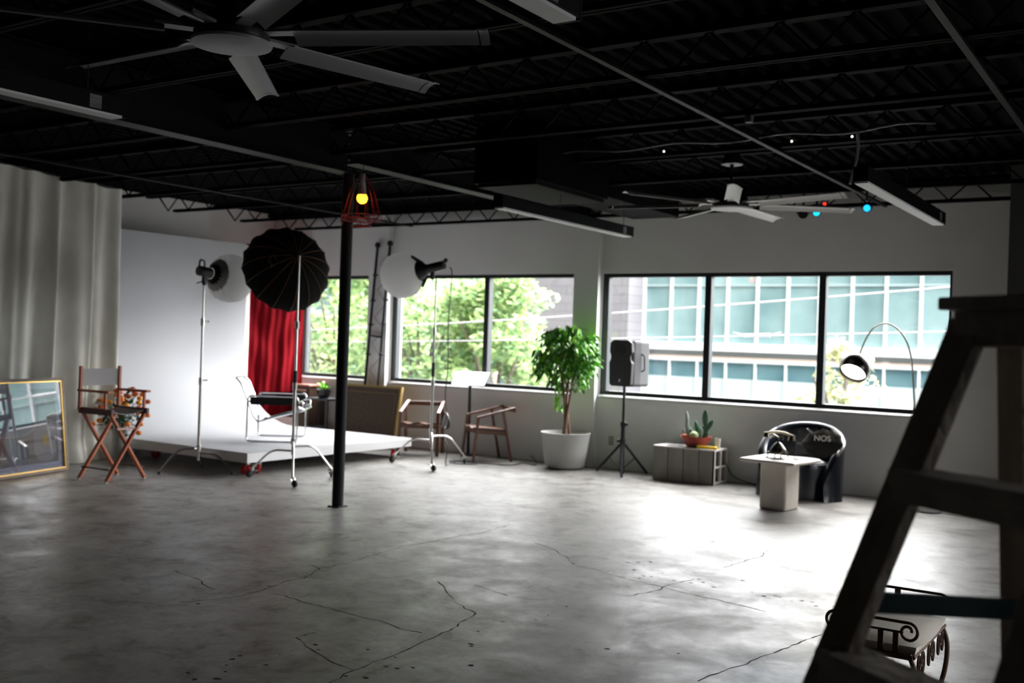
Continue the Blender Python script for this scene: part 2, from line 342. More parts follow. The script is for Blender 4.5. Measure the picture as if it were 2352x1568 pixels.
# ------------------------------------------------------------------ steel overhead
JY = [11.84, 10.72, 9.5, 8.22, 7.0, 5.75, 4.5, 3.25, 2.0, .78]
names = ['first', 'second', 'third', 'fourth', 'fifth', 'sixth', 'seventh', 'eighth', 'ninth', 'tenth']
for i, jy in enumerate(JY):
    xr = -1.62 if jy > 11.3 else 3.9
    lab = 'black open-web steel roof joist, %s counted from the window wall' % names[i]
    j = thing('roof_joist', lab, 'joist', (-6.66, jy, 3.5), group='black roof joists')
    b = MB(); b.bb(-12.0 + 6.66, xr + 6.66, -.035, -.008, -.25, -.215); b.bb(-12.0 + 6.66, xr + 6.66, .008, .035, -.25, -.215)
    b.build('bottom_chord', black_paint, j)
    b = MB(); b.bb(XL + 6.66, xr + 6.66, -.04, .04, -.03, .02); b.build('top_chord', black_paint, j)
    b = MB(); P = []; xx = -12.35 + 6.66; k = 0
    while xx < xr + 6.66: P.append((xx, 0, -.02 if k % 2 == 0 else -.225)); xx += .225 if k % 2 else .205; k += 1
    b.tube(P, .012, 6); b.build('web_rod', black_paint, j)
g = thing('steel_girder', 'black steel I-beam running front to back over the round column', 'beam', (-6.66, 7.2, 3.21))
def ibeam(y0, y1, zb, zt, wd):
    b = MB(); b.bb(-wd, wd, y0, y1, zb, zb + .015); b.bb(-wd, wd, y0, y1, zt - .015, zt); b.bb(-.006, .006, y0, y1, zb + .015, zt - .015); return b
girder_paint = mat('girder_paint', (.008, .008, .0085), .5, spec=.12)
ibeam(.05, 4.72, 0, .30, .085).build('far_section', girder_paint, g)
ibeam(-8, -.0, -.1, .30, .085).build('near_section', girder_paint, g)
for k, (bx, y0, y1, z) in enumerate([(-2.9, 2.5, 11.8, 3.235), (-1.06, 3.3, 11.3, 3.235), (-9.6, 3, 11.8, 3.235)]):
    lab = ['grey-black bridging angle above the right-hand ceiling fan', 'bridging angle nearest the right end of the ceiling', 'bridging angle above the studio light stands at left', 'bridging angle over the large near ceiling fan'][k]
    tag(MB().bb(bx - .02, bx + .02, y0, y1, z - .012, z + .01).build('bridging_bar', girder_paint, loc=(bx, y0, z)), lab, 'beam')
c = thing('support_column', 'round black steel column standing on the concrete floor', 'column', (-6.66, 7.23, 0))
MB().cyl((0, 0, 0), (0, 0, 3.11), .054, seg=28).build('shaft', mat('column_black', (.008, .009, .011), .5, spec=.2), c, True)
MB().box((0, 0, .006), (.13, .13, .012)).build('base_plate', black_metal, c)
dct = thing('ventilation_duct', 'black sheet-metal ventilation duct hanging above the long linear lamp', 'duct', (-5.2, 8.3, 3.0))
MB().bb(-.25, .42, -.75, .55, 0, .5).build('trunk', black_paint, dct, bevel=.01)
MB().bb(-.5, .1, .55, 2.9, .12, .5).build('branch', black_paint, dct, bevel=.01)
MB().bb(-.22, .39, -.72, .52, -.03, 0).build('diffuser', mat('duct_grille', (.006, .006, .006), .7, spec=.1), dct)

# linear lamps
overhead = mat('black_overhead_metal', (.004, .004, .0045), .6, spec=.12)
def linear_lamp(x, y0, y1, z, label, hy):
    t = thing('linear_lamp', label, 'ceiling lamp', (x, (y0 + y1) / 2, z), 0, 'black linear lamps under the roof'); h = (y1 - y0) / 2
    MB().bb(-.05, .05, -h, h, .012, .11).build('housing', overhead, t, bevel=.004)
    MB().bb(-.045, .045, -h + .02, h - .02, 0, .012).build('diffuser', mat('lamp_diffuser', (.92, .92, .94), .5), t)
    for q, zt_ in hy: MB().cyl((0, q - (y0 + y1) / 2, .10), (0, q - (y0 + y1) / 2, zt_ - z), .003, seg=6).build('hanger', black_metal, t)
    MB().bb(.0501, .052, h - .22, h - .15, .02, .09).build('rating_label', mat('label_paper', (.25, .25, .24), .7, noise=((.12, .12, .12), 40, (.1, .1, 3))), t)
    MB().bb(-.05, .05, h, h + .012, .006, .11).build('end_cap', overhead, t)
linear_lamp(-4.86, .95, 3.47, 2.72, 'black linear lamp with white underside at upper left of the photo', ((2.02, 3.262), (3.27, 3.262)))
linear_lamp(-4.95, 7.22, 9.64, 2.72, 'long black linear lamp hanging just right of the round column', ((8.24, 2.972), (9.52, 3.122)))
linear_lamp(-1.87, 6.93, 9.44, 2.72, 'linear lamp with bright white underside hanging beside the far fan', ((7.02, 3.262), (8.24, 3.262)))
linear_lamp(-1.87, .65, 3.12, 2.72, 'white-bottomed linear lamp cut by the top edge of the photo', ((.8, 3.262), (2.02, 3.262)))

# fans
def fan(loc, ph, zc, label, cm):
    t = thing('ceiling_fan', label, 'fan', (loc[0], loc[1], loc[2]), 0, 'seven-bladed ceiling fans')
    MB().lathe([(.001, -.012), (.12, -.01), (.185, 0), (.19, .012), (.18, .02), (.001, .02)], seg=40).build('hub_cover', cm, t, True)
    MB().lathe([(.001, .02), (.17, .02), (.175, .05), (.16, .11), (.08, .16), (.05, .2), (.001, .2)], seg=32).build('motor', black_plastic, t, True)
    H = zc - loc[2]
    MB().cyl((0, 0, .19), (0, 0, H + .1), .018).build('downrod', black_metal, t, True)
    MB().lathe([(.02, .14), (.06, .12), (.10, .02), (.105, 0), (.03, 0), (.02, .14)], (0, 0, H), 28).build('canopy', black_plastic, t, True)
    MB().lathe([(.03, -.006), (.10, -.006), (.10, 0), (.03, 0)], (0, 0, H), 28).build('canopy_ring', cm, t)
    for k in range(7):
        a = ph + 2 * pi * k / 7; Rm = Matrix.Rotation(a, 3, 'Z')
        def fn(u, v, r1=.30, r2=1.17):
            r = r1 + (r2 - r1) * u; c_ = (v - .5) * .135 * (1.0 - .08 * u); z = .055 - .9 * (v - .5) ** 2 * .10 - c_ * .25
            return Rm @ V((r, c_, z))
        bl = MB().grid(fn, 8, 6).build('blade', cm, t, True, solid=.006)
        MB().grid(lambda u, v: fn(u, v, 1.178, 1.22), 1, 6).build('blade_tip', cm, bl, True, solid=.006)
        MB().beam(Rm @ V((.14, 0, .06)), Rm @ V((.34, 0, .062)), .075, .014).build('blade_arm', cm, bl)
fan_grey = mat('fan_silver', (.22, .22, .24), .45, .2)
fan_white = mat('fan_white', (.62, .62, .60), .45)
fan((-3.82, 3.314, 2.945), R_(26), 3.4, 'large near ceiling fan with grey blades, upper left of the photo', fan_grey)
fan((-3.78, 9.48, 2.945), R_(36), 3.38, 'smaller-looking far ceiling fan with white blades before the window wall', fan_white)

# stage lights on the second joist
def par(x, z, y, col, s, label, r=.045):
    t = thing('stage_light', label, 'stage light', (x, y, z), R_(17), 'small stage lights clamped under the far joists')
    MB().tube([(0, .10, .01), (0, .05, .005), (0, 0, 0), (0, -.05, -.005)], [r * .6, r * .95, r * 1.1, r * 1.15], 20).build('can', black_plastic, t, True)
    MB().cyl((0, -.052, -.005), (0, -.058, -.006), r * .95, seg=20).build('lens', mat('lens_' + '_'.join('%d' % int(q * 9) for q in col), tuple(q * .3 for q in col), .3, emit=col, es=s) if s else black_plastic, t)
    MB().tube(fillet([(r + .015, .03, 0), (r + .015, .03, .09), (-r - .015, .03, .09), (-r - .015, .03, 0)], .02), .006, 6).build('yoke', black_metal, t)
    MB().cyl((0, .03, .09), (0, .03, 3.255 - z), .012).build('clamp', black_metal, t)
par(-3.33, 3.045, 10.72, (.01, .42, .62), 2.2, 'stage light glowing cyan, the left one of two', .036)
par(-2.82, 3.07, 10.72, (.01, .36, .72), 2.2, 'stage light glowing cyan close to the tilted linear lamp', .036)
par(-3.23, 3.125, 10.66, (1, .02, .01), 3, 'tiny stage light glowing red', .016)
par(-3.47, 3.04, 10.72, (.02, .02, .02), 0, 'unlit black stage light left of the cyan ones', .045)

# cable with little bulbs
sc = thing('string_light', 'black cable with three tiny white bulbs strung along a joist', 'string light', (-3.3, 7.85, 3.24))
MB().tube([(-1.40 + 3.1 * i / 24, .02 * sin(i), .03 + .02 * sin(i * .9 + .5)) for i in range(25)], .012, 6).build('cable', mat('cable_black', (.05, .05, .05), .4), sc, True)
for bx in (-3.73, -2.65, -2.19): MB().ball((bx + 3.3, 0, -.02), .010, 8).build('bulb', mat('tiny_bulb', (1, 1, 1), .5, emit=(1, .97, .9), es=1.2), sc, True)
tag(MB().tube([(-2.17 + .02 * sin(i * .35), 7.9 - .07 * i / 12, 3.28 - .42 * i / 12) for i in range(13)], .011, 6).build('flexible_conduit', grey_plastic, smooth=True, loc=(-2.17, 7.9, 3.28)), 'grey flexible conduit drooping behind the tilted linear lamp', 'conduit')
jb = MB().bb(-2.70, -2.65, 6.97, 7.03, 3.20, 3.25)
jbo = tag(jb.build('junction_box', mat('dusty_plastic', (.12, .12, .12), .6), loc=(-2.67, 7, 3.17), bevel=.005), 'small dusty junction box under a joist near the top of the photo', 'box')

# caged red pendant
p = thing('cage_pendant', 'wire-cage pendant lamp glowing red beside the column top', 'pendant lamp', (-6.34, 7.07, 2.6))
cagew = mat('cage_wire', (.25, .02, .03), .4, .5)  # red light on the wires put into their colour
MB().tube([(0, 0, .5), (.003, 0, .9)], .004, 6).build('cord', black_metal, p)
MB().lathe([(.001, .47), (.02, .47), (.024, .40), (.028, .36), (.001, .36)], seg=16).build('socket', white_plastic, p, True)
bulb = MB().ball((0, 0, .25), .05, 14).build('bulb', mat('red_bulb', (1, .5, .1), .4, emit=(1, .42, .02), es=5), p, True)
MB().lathe([(.026, .37), (.03, .33), (.044, .28)], seg=16).build('bulb_neck', mat('bulb_neck_glass', (.75, .6, .6), .3), p, True)
b = MB(); random.seed(3)
for k in range(12):
    a = 2 * pi * k / 12; b.tube([(rr_ * cos(a), rr_ * sin(a), zz) for rr_, zz in ((.025, .46), (.06, .42), (.10, .34), (.135, .24), (.16, .14), (.175, .09))], .0022, 5)
for k in range(16):
    a = random.uniform(0, 2 * pi); da = random.uniform(.5, 1.3); z_ = .09 + random.uniform(-.03, .03); q = random.uniform(.15, .19)
    b.tube([(q * cos(a + da * t / 4), q * sin(a + da * t / 4), z_ + random.uniform(-.03, .03) - .012 * t) for t in range(5)], .003, 5)
for z_, q in ((.09, .175), (.05, .17), (.0, .09)): b.tube([(q * cos(2 * pi * i / 24), q * sin(2 * pi * i / 24), z_) for i in range(24)], .003, 5, closed=True)
b.build('cage', cagew, p, True)
L = bpy.data.lights.new('red_bulb_light', 'POINT'); L.color = (1, .03, .02); L.energy = .6; L.shadow_soft_size = .05
lo = bpy.data.objects.new('red_bulb_light', L); COL.objects.link(lo); lo.location = (-6.34, 7.07, 2.78)

# ------------------------------------------------------------------ left side: curtain, picture, director chair, flowers
def curtain_fn(u, v):
    # u along Y, v from top (0) to floor (1)
    y = 4.2 + 3.76 * u; top = V((-10.15 - .255 * (y - 4.2), y, 3.31)); bot = V((-10.52 - .16 * (y - 4.2), y + .02, .0))
    p_ = top.lerp(bot, v)
    p_.z = 3.31 * (1 - v) + .004 - .02 * abs(sin(u * 9 * pi)) * (1 - v)
    amp = .028 + .05 * v + .045 * sin(v * pi)
    f = sin(u * 44 + 1.6 * sin(u * 9) + .5 * v) + .45 * sin(u * 97 + 2 * sin(u * 13) - .4 * v) + .3 * sin(u * 23 + v * 1.4)
    p_.x += amp * f * .8; p_.y += .03 * cos(u * 44 + v)
    if v > .93: p_.x += .10 * (v - .93) / .07
    return p_
cu = MB().grid(curtain_fn, 260, 36).build('canvas_curtain', drop_cloth, smooth=True, solid=.004, loc=(-10.9, 6.5, 0))
tag(cu, 'floor-length beige canvas drop cloth hanging in folds at far left', 'curtain')
MB().tube([(-10.15 + 10.9 + .05, 4.2 - 6.5, 3.31), (-11.09 + 10.9, 7.88 - 6.5, 3.31)], .006, 6).build('wire', black_metal, cu)
pf = thing('framed_artwork', 'large glazed abstract picture in wood and gilt frame leaning on the curtain', 'picture', (-10.46, 6.93, 0.0))
pf.rotation_mode = 'QUATERNION'
ex = V((.273, -.962, 0)).normalized()                       # along the bottom edge, away from the visible corner
ez = (V((-.962, -.273, 0)).normalized() * .115 + V((0, 0, .99))).normalized(); en = ez.cross(ex) * -1
en = ex.cross(ez); 
if en.x < 0: en = -en
pm = Matrix((ex, en, ez)).transposed()
if pm.determinant() < 0: en = -en; pm = Matrix((ex, en, ez)).transposed()
front = 1 if en.x > 0 else -1
pf.rotation_quaternion = pm.to_quaternion(); Wd, Hh = 1.45, 1.03
def fy(d): return d * front
def fr(b, x0, x1, z0_, z1_, t, d0, d1):
    for (a, c_, e, g_) in ((x0, x1, z0_, z0_ + t), (x0, x1, z1_ - t, z1_), (x0, x0 + t, z0_ + t, z1_ - t), (x1 - t, x1, z0_ + t, z1_ - t)):
        b.bb(a, c_, min(fy(d0), fy(d1)), max(fy(d0), fy(d1)), e, g_)
    return b
fr(MB(), 0, Wd, 0, Hh, .032, 0, .045).build('frame', mat('brown_frame_wood', (.22, .15, .10), .5, noise=((.15, .10, .07), 8, (1, 1, 1))), pf, bevel=.002)
fr(MB(), .032, Wd - .032, .032, Hh - .032, .013, .0, .04).build('gilt_lip', brass, pf)
MB().bb(.04, Wd - .04, min(fy(.0), fy(.012)), max(fy(.0), fy(.012)), .04, Hh - .04).build('mat_board', mat('pale_blue_mat', (.50, .54, .70), .8), pf)
art = MB().bb(.115, Wd - .115, min(fy(.012), fy(.014)), max(fy(.012), fy(.014)), .115, Hh - .115).build('print', mat('grey_print', (.20, .19, .185), .8, noise=((.28, .27, .28), 9, (1, 1, 1)), bump=.3), pf)
def sq_ring(cx, cz, a, bb_, wd, d, mt, nm):
    b = MB(); n = 48; o1 = []; 
    for k in range(n):
        t = 2 * pi * k / n; e = 2 / 3.2
        x_ = abs(cos(t)) ** e * (1 if cos(t) > 0 else -1); z_ = abs(sin(t)) ** e * (1 if sin(t) > 0 else -1)
        o1.append((x_, z_))
    vs = [(cx + a * x_, fy(d), cz + bb_ * z_) for x_, z_ in o1]
    if wd is None: b.add(vs + [(cx, fy(d), cz)], [(k, (k + 1) % n, n) for k in range(n)])
    else: b.add(vs + [(cx + (a - wd) * x_, fy(d), cz + (bb_ - wd) * z_) for x_, z_ in o1], [(k, (k + 1) % n, n + (k + 1) % n, n + k) for k in range(n)])
    return b.build(nm, mt, art)
ringm = mat('ring_grey', (.50, .50, .52), .8); ringd = mat('ring_ground', (.30, .31, .36), .8)
sq_ring(.30, .36, .17, .225, None, .0146, ringd, 'ring_ground')
for k in range(6): sq_ring(.30, .36, .165 - .018 * k, .22 - .021 * k, .007, .0150, ringm, 'ring_line')
MB().bb(.255, .345, min(fy(.0152), fy(.0156)), max(fy(.0152), fy(.0156)), .31, .42).build('gold_square', mat('gold_leaf', (.50, .38, .10), .5, noise=((.36, .28, .08), 12, (1, 1, 1))), art)
sq_ring(.78, .68, .36, .25, None, .0147, mat('dusty_blue', (.30, .35, .45), .8), 'blue_disc'); sq_ring(.78, .68, .375, .265, .018, .0151, ringm, 'disc_outline')
sq_ring(.72, .26, .15, .14, None, .0147, mat('slate_blue', (.22, .27, .34), .8), 'blue_blob')
MB().bb(.045, Wd - .045, min(fy(.030), fy(.032)), max(fy(.030), fy(.032)), .045, Hh - .045).build('glazing', glass_mat('picture_glass', .26), pf)

dc = thing('director_chair', 'tall orange-wood folding director chair with grey canvas before the curtain', 'chair', (-9.555, 6.87, 0), R_(3))
def leg(p_, q_, nm='leg', wd=.048, ht=.024): return MB().beam(p_, q_, ht, wd, up=(1, 0, 0)).build(nm, wood_red, dc, bevel=.003)
for s, x_ in ((1, .215), (-1, -.215)):
    W_ = .25
    for k in (-1, 1):
        leg((x_ + .012 * k, -W_ * k, .015), (x_ + .012 * k, W_ * .82 * k, .70))
        MB().cyl((x_ + .012 * k, -W_ * k, 0), (x_ + .012 * k, -W_ * k, .02), .014).build('glide', white_plastic, dc)
    MB().cyl((x_ - .03, 0, .385), (x_ + .03, 0, .385), .009).build('pivot_bolt', brass, dc)
for k in (-1, 1):
    MB().beam((-.26, .225 * k, .725), (.26, .225 * k, .725), .034, .065).build('seat_rail', wood_dark, dc, bevel=.004)
    MB().cyl((-.215, -.21 * k, .13), (.215, -.21 * k, .13), .009).build('side_rod', wood_dark, dc)
    MB().beam((-.235, .245 * k, .72), (-.235, .245 * k, 1.19), .03, .034).build('back_post', wood_red, dc, bevel=.003)
    MB().beam((.17, .245 * k, .75), (.17, .245 * k, .925), .026, .026).build('arm_post', wood_red, dc, bevel=.003)
    MB().beam((-.25, .245 * k, .935), (.24, .245 * k, .935), .06, .024).build('armrest', wood_red, dc, bevel=.004)
MB().beam((.225, -.14, .55), (.225, .14, .55), .03, .02).build('footrest', mat('worn_pink_wood', (.55, .33, .27), .5), dc)
MB().grid(lambda u, v: V((-.22 + .44 * u, -.225 + .45 * v, .745 - .05 * sin(pi * v))), 4, 10).build('seat', canvas_w, dc, True, solid=.004)
MB().grid(lambda u, v: V((-.235 - .02 * sin(pi * v), -.25 + .5 * v, .98 + .18 * u)), 3, 10).build('backrest', canvas_w, dc, True, solid=.005)

fv = thing('flower_vase', 'ribbed glass vase of orange flowers behind the director chair', 'vase', (-10.77, 7.83, 0))
MB().lathe([(.001, .004), (.075, .004), (.085, .05), (.095, .2), (.085, .32), (.10, .40), (.094, .40), (.08, .32), (.088, .2), (.078, .05), (.001, .02)], seg=28).build('vase', mat('cloudy_glass', (.42, .42, .38), .2, trans=.4), fv, True)
random.seed(8); fo_ = MB(); tips = []
om = [mat('orange_petal', (.85, .27, .03), .6), mat('amber_petal', (.90, .42, .04), .6), mat('rust_petal', (.62, .14, .03), .6)]
for k in range(40):
    a = random.uniform(0, 2 * pi); rd = .05 + .31 * sqrt(random.random()); z_ = .97 - rd * .6 - random.uniform(0, .22) + (0 if k % 6 else -.2)
    tip = V((rd * cos(a), rd * sin(a), z_)); tips.append(tip)
    fo_.tube([V((.02 * cos(a), .02 * sin(a), .3)), V((rd * .5 * cos(a), rd * .5 * sin(a), .35 + (z_ - .3) * .6)), tip], .0025, 5)
    for q in range(7):
        t = random.uniform(.3, .95); c0 = V((rd * .8 * t * cos(a) + random.uniform(-.05, .05), rd * .8 * t * sin(a) + random.uniform(-.05, .05), .36 + (z_ - .38) * t))
        d = V((random.uniform(-1, 1), random.uniform(-1, 1), random.uniform(-.5, .9))).normalized(); e = d.cross(V((.3, .2, 1))).normalized()
        fo_.add([c0, c0 + d * .04 + e * .022, c0 + d * .09, c0 + d * .04 - e * .022], [(0, 1, 2, 3)])
fo_.build('foliage', mat('flower_foliage', (.035, .09, .03), .6), fv)
for k, tip in enumerate(tips):
    b = MB()
    for ring, (nr, rad, el) in enumerate(((9, .058, .1), (8, .048, .65), (5, .030, 1.2))):
        for q in range(nr):
            a = 2 * pi * q / nr + ring * .4; d = V((cos(a) * cos(el), sin(a) * cos(el), sin(el))); e = V((-sin(a), cos(a), 0))
            b.add([tip, tip + d * rad * .6 + e * .02, tip + d * rad, tip + d * rad * .6 - e * .02], [(0, 1, 2, 3)])
    b.ball(tip + V((0, 0, .012)), .036, 7, (1, 1, .8)); b.build('blossom', om[k % 3], fv)

# ------------------------------------------------------------------ cyclorama platform
cy = thing('cyclorama_platform', 'white rolling platform with a tall curved white backdrop wall', 'backdrop', (-10.4, 9.4, 0))
O = V((-10.4, 9.4, 0)); ya, yb = 8.03, 10.93
MB().bb(-12.1 - O.x, -8.77 - O.x, ya - O.y, yb - O.y, .145, .25).build('deck', deck_side, cy, bevel=.004)
prof = [(-8.775, .252), (-11.0, .252)] + [(-11.0 - 1.08 * sin(t * pi / 2 / 14), 1.33 - 1.078 * cos(t * pi / 2 / 14)) for t in range(1, 15)] + [(-12.08, 2.93)]
def cyf(u, v):
    k = u * (len(prof) - 1); i = min(int(k), len(prof) - 2); f = k - i
    return V((prof[i][0] * (1 - f) + prof[i + 1][0] * f - O.x, ya + (yb - ya) * v - O.y, prof[i][1] * (1 - f) + prof[i + 1][1] * f + .002))
MB().grid(cyf, len(prof) - 1, 6).build('curved_backdrop', cyc_white, cy, True, solid=.006)
b = MB()
for yy in (ya + .02, 9.0, 9.95, yb - .04): b.bb(-12.16 - O.x, -12.09 - O.x, yy - O.y, yy + .04 - O.y, .25, 2.9)
b.bb(-12.16 - O.x, -12.09 - O.x, ya - O.y, yb - O.y, 2.86, 2.9); b.build('stud_frame', mat('pine', (.45, .32, .18), .7), cy)
def caster(par_, x_, y_, top, wm, ang, nm='caster', r=.04, wd=.026, plate=True, off=.03):
    d = V((cos(ang), sin(ang), 0)); e = V((-sin(ang), cos(ang), 0)); c0 = V((x_, y_, 0)) + d * off + V((0, 0, r))
    b = MB()
    if plate: b.box((x_, y_, top - .004), (.08, .08, .008), Matrix.Rotation(ang, 3, 'Z'))
    for s in (-1, 1): b.beam(V((x_, y_, top - .01)) + e * s * .018, c0 + e * s * .018, .005, .03, up=e)
    b.cyl(V((x_, y_, top - .03)), V((x_, y_, top - .004)), .022); b.beam(V((x_, y_, top - .03)) - d * .03, V((x_, y_, top - .035)) - d * .07, .03, .006)
    f = b.build(nm, dull_chrome, par_)
    MB().lathe([(.008, -wd / 2), (r * .8, -wd / 2), (r, -wd / 3), (r, wd / 3), (r * .8, wd / 2), (.008, wd / 2)], c0, 20, rot=Matrix((d, V((0, 0, 1)), e)).transposed()).build('wheel', wm, f, True)
for (x_, y_, a) in ((-8.87, 8.14, 3.6), (-8.87, 8.30, 2.6), (-10.8, 8.35, 1.0), (-8.90, 10.72, -1.2), (-10.9, 10.7, .5), (-11.8, 8.3, .4)):
    caster(cy, x_ - O.x, y_ - O.y, .145, red_rubber, a, r=.056, wd=.034)

def velvet(u, v):
    a_, b_ = V((-12.1, 11.02, 0)), V((-11.72, 11.80, 0)); p_ = a_.lerp(b_, u)
    z_ = 2.92 - 2.62 * v
    s = sin(pi * min(1, max(0, (u + .05) * .95)))
    cu_ = 4 * (u - .45) ** 2
    sw = sin(v * 21 + 4.4 * cu_ - .5) * .05 * s * max(0, 1 - 1.15 * v) ** .6 if v < .87 else 0
    fold = .022 * sin(u * 19 + 2.5 * v) * (.15 + .85 * v) + .008 * sin(u * 47 + 5 * v)
    k = sw + fold
    return V((p_.x + .9 * k, p_.y - .45 * k, z_))
tag(MB().grid(velvet, 70, 110).build('velvet_drape', red_velvet, smooth=True, solid=.004, loc=(-11.9, 11.4, 0)), 'deep red velvet cloth hanging beside the white backdrop', 'curtain')
tag(MB().beam((-12.14, 10.95, 2.94), (-11.66, 11.88, 2.94), .03, .03).build('drape_rail', black_metal, loc=(-11.9, 11.4, 2.94)), 'black rail from which the red velvet cloth hangs', 'rail')

# Wassily-type chair: local x forward, y to its left
wc = thing('tubular_armchair', 'chrome tubular armchair with white leather back and seat on the platform', 'chair', (-9.62, 9.36, .2585), R_(37))
b = MB(); r = .0115
for s in (-1, 1):
    y_ = s * .385
    b.tube(fillet([(-.33, y_, .50), (-.36, y_, .50), (-.36, y_, .012), (.25, y_, .012), (.25, y_, .52), (.25, y_, .53)], .05, 6), r)
    b.tube(fillet([(-.36, y_, .45), (-.36, y_, .57), (.25, y_, .57), (.25, y_, .45)], .06, 6), r)
b.tube([(-.33, -.385, .50), (-.33, .385, .50)], r)
b.tube(fillet([(.26, -.385, .44), (.33, -.30, .40), (.33, .30, .40), (.26, .385, .44)], .05), r)
for s in (-1, 1):
    b.tube(fillet([(.30, s * .30, .395), (.02, s * .27, .33), (-.25, s * .27, .24), (-.30, s * .27, .30), (-.47, s * .27, .72), (-.53, s * .25, .77)], .05), r)
    b.tube(fillet([(.22, s * .385, .50), (.31, s * .33, .50), (.31, s * .30, .40)], .03), r)
b.tube(fillet([(-.53, -.26, .77), (-.545, -.22, .78), (-.545, .22, .78), (-.53, .26, .77)], .03), r)
b.tube([(-.25, -.27, .24), (-.25, .27, .24)], r); b.tube([(.25, -.385, .50), (.25, .385, .50)], r)
b.build('tube_frame', chrome, wc, True)
wl = mat('white_leather', (.80, .80, .81), .35); bl_ = mat('black_leather', (.012, .012, .013), .4)
MB().grid(lambda u, v: V((.28 - .52 * u, -.265 + .53 * v, .392 - .15 * u - .018 * sin(pi * v))), 4, 8).build('seat', wl, wc, True, solid=.005)
MB().grid(lambda u, v: V((-.36 - .09 * u - .02 * sin(pi * v), -.27 + .54 * v, .47 + .21 * u)), 3, 8).build('back_strap', wl, wc, True, solid=.005)
MB().grid(lambda u, v: V((-.30 - .03 * u - .02 * sin(pi * v), -.27 + .54 * v, .30 + .10 * u)), 3, 8).build('lumbar_strap', wl, wc, True, solid=.005)
for s in (-1, 1): MB().bb(-.33, .24, s * .385 - .004, s * .385 + .004, .46, .555).build('arm_strap', bl_, wc)

# ------------------------------------------------------------------ light stands
def stand(x_, y_, top, casters, label, rz, reach=.42, hubz=.30, blackgrip=None):
    t = thing('light_stand', label, 'light stand', (x_, y_, 0), rz)
    b = MB(); b.cyl((0, 0, hubz - .14), (0, 0, 1.05), .0175); b.cyl((0, 0, 1.0), (0, 0, min(1.75, top)), .014)
    if top > 1.75: b.cyl((0, 0, 1.7), (0, 0, top), .011)
    b.build('pole', dull_chrome, t, True)
    for z_ in (1.05, 1.72):
        k = MB(); k.cyl((0, 0, z_ - .06), (0, 0, z_ + .02), .024); k.cyl((0, 0, z_ - .01), (-.06, 0, z_ - .01), .008); k.box((-.07, 0, z_ - .01), (.012, .05, .016))
        k.build('clamp', dull_chrome, t)
    k = MB(); k.cyl((0, 0, hubz - .03), (0, 0, hubz + .04), .028); k.cyl((0, 0, hubz), (.06, .02, hubz), .008); k.build('hub', dull_chrome, t)
    if blackgrip: MB().cyl((0, 0, blackgrip[0]), (0, 0, blackgrip[1]), .022).build('grip', black_rubber, t)
    for k in range(3):
        a = 2 * pi * k / 3; zt = hubz - .05 * k; zb = .10 if casters else .012
        d = V((cos(a), sin(a), 0))
        lg = MB().tube(fillet([d * .02 + V((0, 0, zt)), d * reach * .52 + V((0, 0, zt)), d * reach + V((0, 0, zb))], .10, 6), .0115, 8).build('leg', dull_chrome, t, True)
        if casters: caster(lg, d.x * reach, d.y * reach, .105, black_rubber, a + .8, plate=False, r=.038)
        else: MB().cyl(d * reach * .99 + V((0, 0, 0)), d * reach * .985 + V((0, 0, .03)), .015).build('foot', black_rubber, t)
    return t
SL = (-9.41, 7.885); SC = (-8.21, 8.17); SR = (-8.02, 10.38)
stand(SL[0], SL[1], 2.12, False, 'steel light stand between director chair and platform, carrying the left lantern', R_(-105), .46, .27)
stand(SC[0], SC[1], 2.46, True, 'wheeled steel light stand under the big black umbrella', R_(-44), .50, .42, (1.02, 1.2))
stand(SR[0], SR[1], 2.36, True, 'wheeled steel light stand near the wooden armchairs', R_(-50), .52, .42, (1.12, 1.3))

